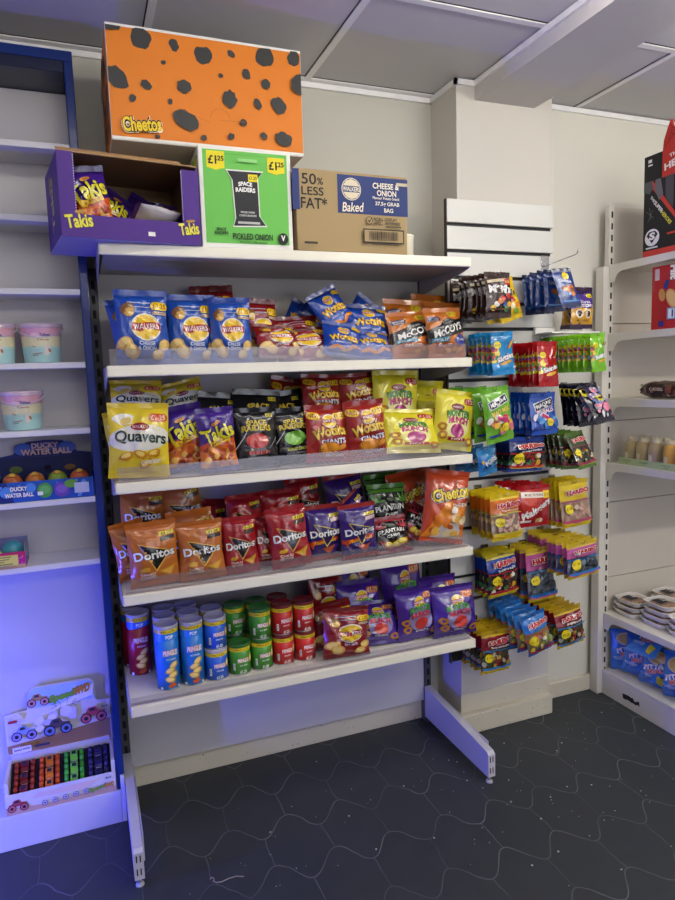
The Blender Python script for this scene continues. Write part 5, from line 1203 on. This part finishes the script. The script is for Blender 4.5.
for i, (x, y, z, rz, rx, ry, s, lb) in enumerate(((2.225, -.235, .215, -50, -6, -4, .92, 'standing by the upright'), (2.235, -.33, .205, -62, -8, 5, .88, 'standing second from the upright'), (2.225, -.43, .20, -70, -10, 3, .84, 'standing third from the upright'),
    (2.225, -.37, .315, -80, -62, 0, .86, 'lying on top of the others'), (2.222, -.545, .220, -75, -6, -5, .95, 'standing fourth from the upright'), (2.42, -.50, .220, -70, -4, 4, .95, 'behind the fourth one'), (2.40, -.33, .215, -60, -4, 4, .9, 'half hidden in the second row'))):
    if pr is None: o = pr = make_bag('bread_bag', .165, .205, .095, '#2f78cc', a_bread, 31, 22, 24, .012, wr=2.0)
    else: o = copy_tree(pr)
    o.matrix_world = Matrix.Translation((x, y, z)) @ Matrix.Rotation(rad(rz), 4, 'Z') @ Matrix.Rotation(rad(rx), 4, 'X') @ Matrix.Rotation(rad(ry), 4, 'Y') @ Matrix.Scale(s, 4)
    tag(o, 'blue plastic bag of flatbreads on the rack base, ' + lb, 'bread bag', 'blue bags on the rack base')

# small settling offsets so that packs rest against each other without passing through
FIX = {'ribbed_jar.010':(0.001,0,0.006,1),'ribbed_jar.011':(-0.001,-0.002,0.006,1),'bread_bag.004':(0,0,0.008,1),'ribbed_jar.008':(0.001,0,0.006,1),'ribbed_jar.009':(-0.001,-0.002,0.006,1),'bread_bag.005':(0,0,0.008,1),'ribbed_jar.006':(0.001,0,0.006,1),'ribbed_jar.007':(-0.001,-0.002,0.006,1),'hanging_honeycomb_pouch':(0,0,0,0.28),'hanging_gummy_pack.034':(0,0,0,0.7),'hanging_gummy_pack.049':(0,0.003,0,1),'hanging_chewy_sweet_pack.017':(0,0,0,0.7),'bread_bag.002':(0,0.014,0.015,1),'cake_roll_pack':(0,0,0.003,1),'hanging_gummy_pack.005':(0,0,0,0.45),'hanging_gummy_pack.035':(0,0,0,0.7),'hanging_gummy_pack.055':(0,0,0,0.7),'corn_shape_packet.008':(0,0.028,0,1),'ridged_crisp_packet.001':(0,0.008,0,1),'crisp_packet.004':(0,0.008,0,1),'corn_shape_packet.005':(0,0.06,0,1),'hanging_sweet_pack.010':(-0.004,0,0,1),'rolled_chip_packet.003':(0,0.02,0,1),'giant_puff_packet':(-0.006,0.008,0,1),'hanging_chewy_sweet_pack.007':(0,0,0,0.7),'tortilla_chip_packet.013':(0,0.028,0,1),'cheese_puff_packet':(0,0.008,0,1),'hanging_malt_ball_pouch':(0,0.007,0,1),'ribbed_jar.004':(0.001,0,0.006,1),'ribbed_jar.005':(-0.001,-0.002,0.006,1),'hanging_gummy_pack.050':(0,0,0,0.7),'corn_shape_packet.001':(0,0,0.008,0.6),'cheese_puff_packet.001':(0,0.02,0,0.8),'hanging_chew_pack.001':(0.004,-0.01,0,1),'plantain_chip_packet.001':(0,0.02,0,1),'crisp_packet.002':(0,0.036,0,1),'crisp_packet.009':(0,0.036,0,0.6),'crisp_packet.007':(0,0,0.008,0.8),'cake_roll_pack.001':(0,0,0.003,1),'rolled_chip_packet':(0,0.028,0,1),'hanging_gummy_pack.056':(0,0,0,0.7),'hanging_gummy_pack.011':(0,0.003,0,0.7),'ridged_crisp_packet':(0,0.02,0,1),'corn_snack_packet.001':(0,0.014,0,1),'bread_bag.003':(0,0,0.003,0.3),'hanging_gummy_pack.037':(0,0.003,0,0.7),'plantain_chip_packet.002':(0,0.02,0,1),'hanging_gummy_pack.057':(0,0,0,0.7),'hanging_gummy_pack.043':(0,0.003,0,1),'hanging_gummy_pack.012':(0,0,0,0.7),'tortilla_chip_packet.007':(0,0.008,0,1),'hanging_chewy_sweet_pack.009':(0,0,0,0.7),'crisp_packet.005':(0,0.036,0,1),'hanging_gummy_pack.051':(0,0.006,0,1),'crisp_packet.011':(-0.006,0.036,0,1),'hanging_gummy_pack.017':(0,0,0,0.28),'bread_bag.006':(0,0,0.003,1),'bread_bag.001':(0,0.02,0.015,0.6),'hanging_gummy_pack.038':(0,0.016,0,0.45),'crisp_packet.008':(0,0.06,0,1),'ribbed_jar.002':(0.001,0,0.006,1),'ribbed_jar.003':(-0.001,-0.002,0.006,1),'hanging_gummy_pack.044':(0,0.003,0,0.28),'hanging_chewy_sweet_pack.010':(0,0.003,0,0.7),'hanging_sweet_pack.012':(0,0,0,0.45),'hanging_gummy_pack.001':(0,0,0,0.7),'corn_shape_packet.006':(0,0.06,0,0.8),'hanging_gummy_pack.023':(0,0.003,0,0.7),'cheese_puff_packet.003':(0,0.028,0,1),'hanging_gummy_pack.058':(0,0,0,0.7),'crisp_packet.003':(0,0.02,0,0.6),'hanging_sweet_pack.005':(0,0.003,0,1),'plantain_chip_packet':(0,0.02,0,1),'hanging_gummy_pack.013':(0,0,0,0.7),'hanging_gummy_pack.018':(0,0.003,0,1),'cheese_puff_packet.002':(0,0,0.04,1),'corn_shape_packet':(0,0.004,0,1),'hanging_chewy_sweet_pack.003':(0,0,0,0.7),'hanging_gummy_pack.029':(0,0.01,0,0.45),'hanging_chew_pack.006':(0,0.003,0,1),'hanging_gummy_pack.045':(0,0,0,0.7),'tortilla_chip_packet.016':(0,0.036,0,1),'hanging_gummy_pack.039':(0,0.016,0,0.45),'hanging_gummy_pack.024':(0,0,0,0.45),'hanging_gummy_pack.008':(0,0,0,0.7),'hanging_gummy_pack.002':(0,0.003,0,0.7),'hanging_gummy_pack.052':(0,-0.003,0,0.7),'hanging_gummy_pack.019':(0,0,0,0.28),'hanging_gummy_pack.025':(0,0.003,0,0.28),'hanging_sweet_pack.013':(0,0,0,0.7),'hanging_gummy_pack.030':(0,0.016,0,0.7),'hanging_gummy_pack.014':(0,0.006,0,0.28),'hanging_gummy_pack.059':(0,0.003,0,1),'ridged_crisp_packet.002':(0,0.02,0,1),'tortilla_chip_packet.009':(0,0.008,0,1),'hanging_sweet_pack.006':(0,0.024,0,0.28),'corn_shape_packet.010':(0,0.02,0,1),'hanging_chew_pack.007':(0,0.003,0,0.7),'tortilla_chip_packet.010':(0.006,0.008,0,1),'hanging_gummy_pack.046':(0,0.003,0,1),'giant_puff_packet.003':(0,0.004,0,1),'hanging_gummy_pack.040':(0,0.016,0,0.28),'giant_puff_packet.002':(0,0.004,0,1),'hanging_gummy_pack.020':(0,0,0,0.28),'hanging_gummy_pack.003':(0,0,0,0.45),'hanging_gummy_pack.026':(0,0,0,0.45),'hanging_chewy_sweet_pack.012':(0,0.003,0,1),'corn_snack_packet.003':(0,0.036,0,1),'rolled_chip_packet.005':(0,0.028,0,1),'rolled_chip_packet.007':(-0.006,0,0,1),'hanging_gummy_pack.031':(0,0.016,0,0.28),'hanging_sweet_pack.014':(0,0,0,0.45),'ribbed_jar':(0.001,0,0.006,1),'ribbed_jar.001':(-0.001,-0.002,0.006,1),'hanging_gummy_pack.060':(0,0,0,0.45),'hanging_gummy_pack.053':(0,0,0,0.7),'crisp_packet.012':(0,0.036,0,0.8),'hanging_gummy_pack.015':(0,-0.01,0,0.45),'hanging_gummy_pack.047':(0,0.006,0,0.7),'hanging_gummy_pack.004':(0,0,0,0.45),'hanging_chew_pack.008':(0,0.003,0,1),'hanging_gummy_pack.027':(0,0,0,0.45),'hanging_gummy_pack.041':(0,0.006,0,0.28),'hanging_gummy_pack.021':(0,0.003,0,1),'hanging_chewy_sweet_pack.013':(0,0,0,0.28),'hanging_chewy_sweet_pack.023':(0,0,0,0.7),'hanging_sweet_pack.007':(0,0.003,0,0.28),'hanging_gummy_pack.032':(0,0.024,0,0.7),'cheese_puff_packet.006':(0,0.048,0,1),'bread_bag':(0.006,0,0.008,0.3),'cheese_puff_packet.005':(0,0.02,0,1),'corn_shape_packet.007':(0,0.048,0,0.8),'cheese_puff_packet.004':(0,0.004,0,0.6),'curly_snack_packet.003':(0,0.036,0,1),'tortilla_chip_packet.015':(0,0.014,0,1),'tortilla_chip_packet.005':(0,0.014,0,1),'corn_shape_packet.003':(0,0.004,-0.012,1),'tortilla_chip_packet.011':(0,0.036,0,1),'giant_puff_packet.004':(0,0.036,0,0.8),'ridged_crisp_packet.004':(0,0.028,0,1),'toy_truck':(0,0.002,0.0015,1),'toy_truck.003':(0,0.002,0.0015,1),'toy_truck.006':(0,0.002,0.0015,1),'toy_truck.009':(0,0.002,0.0015,1),'toy_truck.001':(0,0,0.0006,1),'toy_truck.004':(0,0,0.0006,1),'toy_truck.007':(0,0,0.0006,1),'toy_truck.010':(0,0,0.0006,1),'toy_truck.002':(0,0,0.0006,1),'toy_truck.005':(0,0,0.0006,1),'toy_truck.008':(0,0,0.0006,1),'toy_truck.011':(0,0,0.0006,1)}
bpy.context.view_layer.update()
for n, (dx, dy, dz, sy) in FIX.items():
    o = bpy.data.objects[n]; o.matrix_world = Matrix.Translation((dx, dy, dz)) @ o.matrix_world @ Matrix.Diagonal((1, sy, 1, 1))

# ------------------------------------------------------------------ light
def hung_lamp(x, y, z, ln, e, lb):  # unseen light bars, hung below the ceiling so they brighten it too
    o = thing('hanging_light', (x, y, z), lb, 'ceiling light', 'hanging light bars')
    MB().box(-ln/2, ln/2, -.05, .05, -.035, .035, mat('#fffbf0', .5, emit=e), .012).build('diffuser', o)
    MB().box(-ln/2-.004, ln/2+.004, -.052, .052, .0355, .045, mat('#e6e4e0', .4)).build('housing', o)
    for q in (-.4, .4): MB().tube([(q*ln, 0, .045), (q*ln, 0, ZC-z)], .0015, hookm, 6).build('wire', o)
for x, y, z, ln, e, lb in ((.40, -1.30, 2.56, 1.2, 9.5, 'white light bar hanging close in front of the rack'), (2.15, -1.15, 2.57, .9, 12, 'white light bar hanging in front of the right rack'), (-1.2, -1.6, 2.50, 1.0, 5, 'white light bar hanging over the left aisle'),
    (.45, -3.2, 2.42, 1.2, 12, 'unseen white fill light bar hanging behind the viewer'), (2.15, -2.4, 2.36, 1.2, 40, 'unseen white fill light bar hanging at the back right'), (-1.2, -3.4, 2.42, 1.0, 8, 'unseen white fill light bar hanging at the back left'),  # rear bars are added as fill from behind the viewer
    (1.22, -1.12, 2.60, .3, 15, 'short white light bar hanging beside the ceiling beam')): hung_lamp(x, y, z, ln, e, lb)
o = thing('led_tube', (-1.05, -.60, 0), 'violet light tube standing on the floor left of the shelving', 'lamp')
MB().tube([(0, 0, .06), (0, 0, .50)], .016, mat('#3e48ff', .4, emit=400), 12).build('tube', o); MB().lathe([(.05, 0), (.05, .012), (.02, .02), (.018, .06)], mat('#2a2a2e', .5), 20).build('base', o)
k = MB().box(.55, 2.85, YB+.001, YB+.05, .45, .50, gridm).box(.55, 2.85, YB+.001, YB+.05, 2.15, 2.20, gridm).box(.55, .60, YB+.001, YB+.05, .5, 2.15, gridm).box(2.80, 2.85, YB+.001, YB+.05, .5, 2.15, gridm).box(1.68, 1.72, YB+.001, YB+.05, .5, 2.15, gridm).box(.6, 2.8, YB+.002, YB+.012, .5, 2.15, mat('#eef3ff', .4, emit=1.5))  # unseen glowing shopfront window, added as soft fill from the front
struct('fill_window_1', k)
W = bpy.data.worlds.new('room_air'); SC.world = W; W.use_nodes = True
W.node_tree.nodes['Background'].inputs[0].default_value = (.9, .92, 1, 1); W.node_tree.nodes['Background'].inputs[1].default_value = .25

# ------------------------------------------------------------------ camera
cam = bpy.data.cameras.new('camera'); cam.sensor_fit = 'HORIZONTAL'; cam.sensor_width = 36; cam.lens = 655.74*36/675; cam.clip_start = .05
co = link('camera', cam); SC.camera = co
yw, pt, rl = rad(21.047), rad(6.672), rad(-1.760)
F = Vector((math.sin(yw)*math.cos(pt), math.cos(yw)*math.cos(pt), -math.sin(pt))); R0 = Vector((math.cos(yw), -math.sin(yw), 0)); U0 = R0.cross(F)
R = R0*math.cos(rl)+U0*math.sin(rl); U = -R0*math.sin(rl)+U0*math.cos(rl)
m = Matrix((R, U, -F)).transposed().to_4x4(); m.translation = (-.075, -2.511, 1.557); co.matrix_world = m
vs = SC.view_settings; vs.view_transform = 'Standard'; vs.look = 'None'; vs.gamma = 1; vs.exposure = .19; vs.use_curve_mapping = False
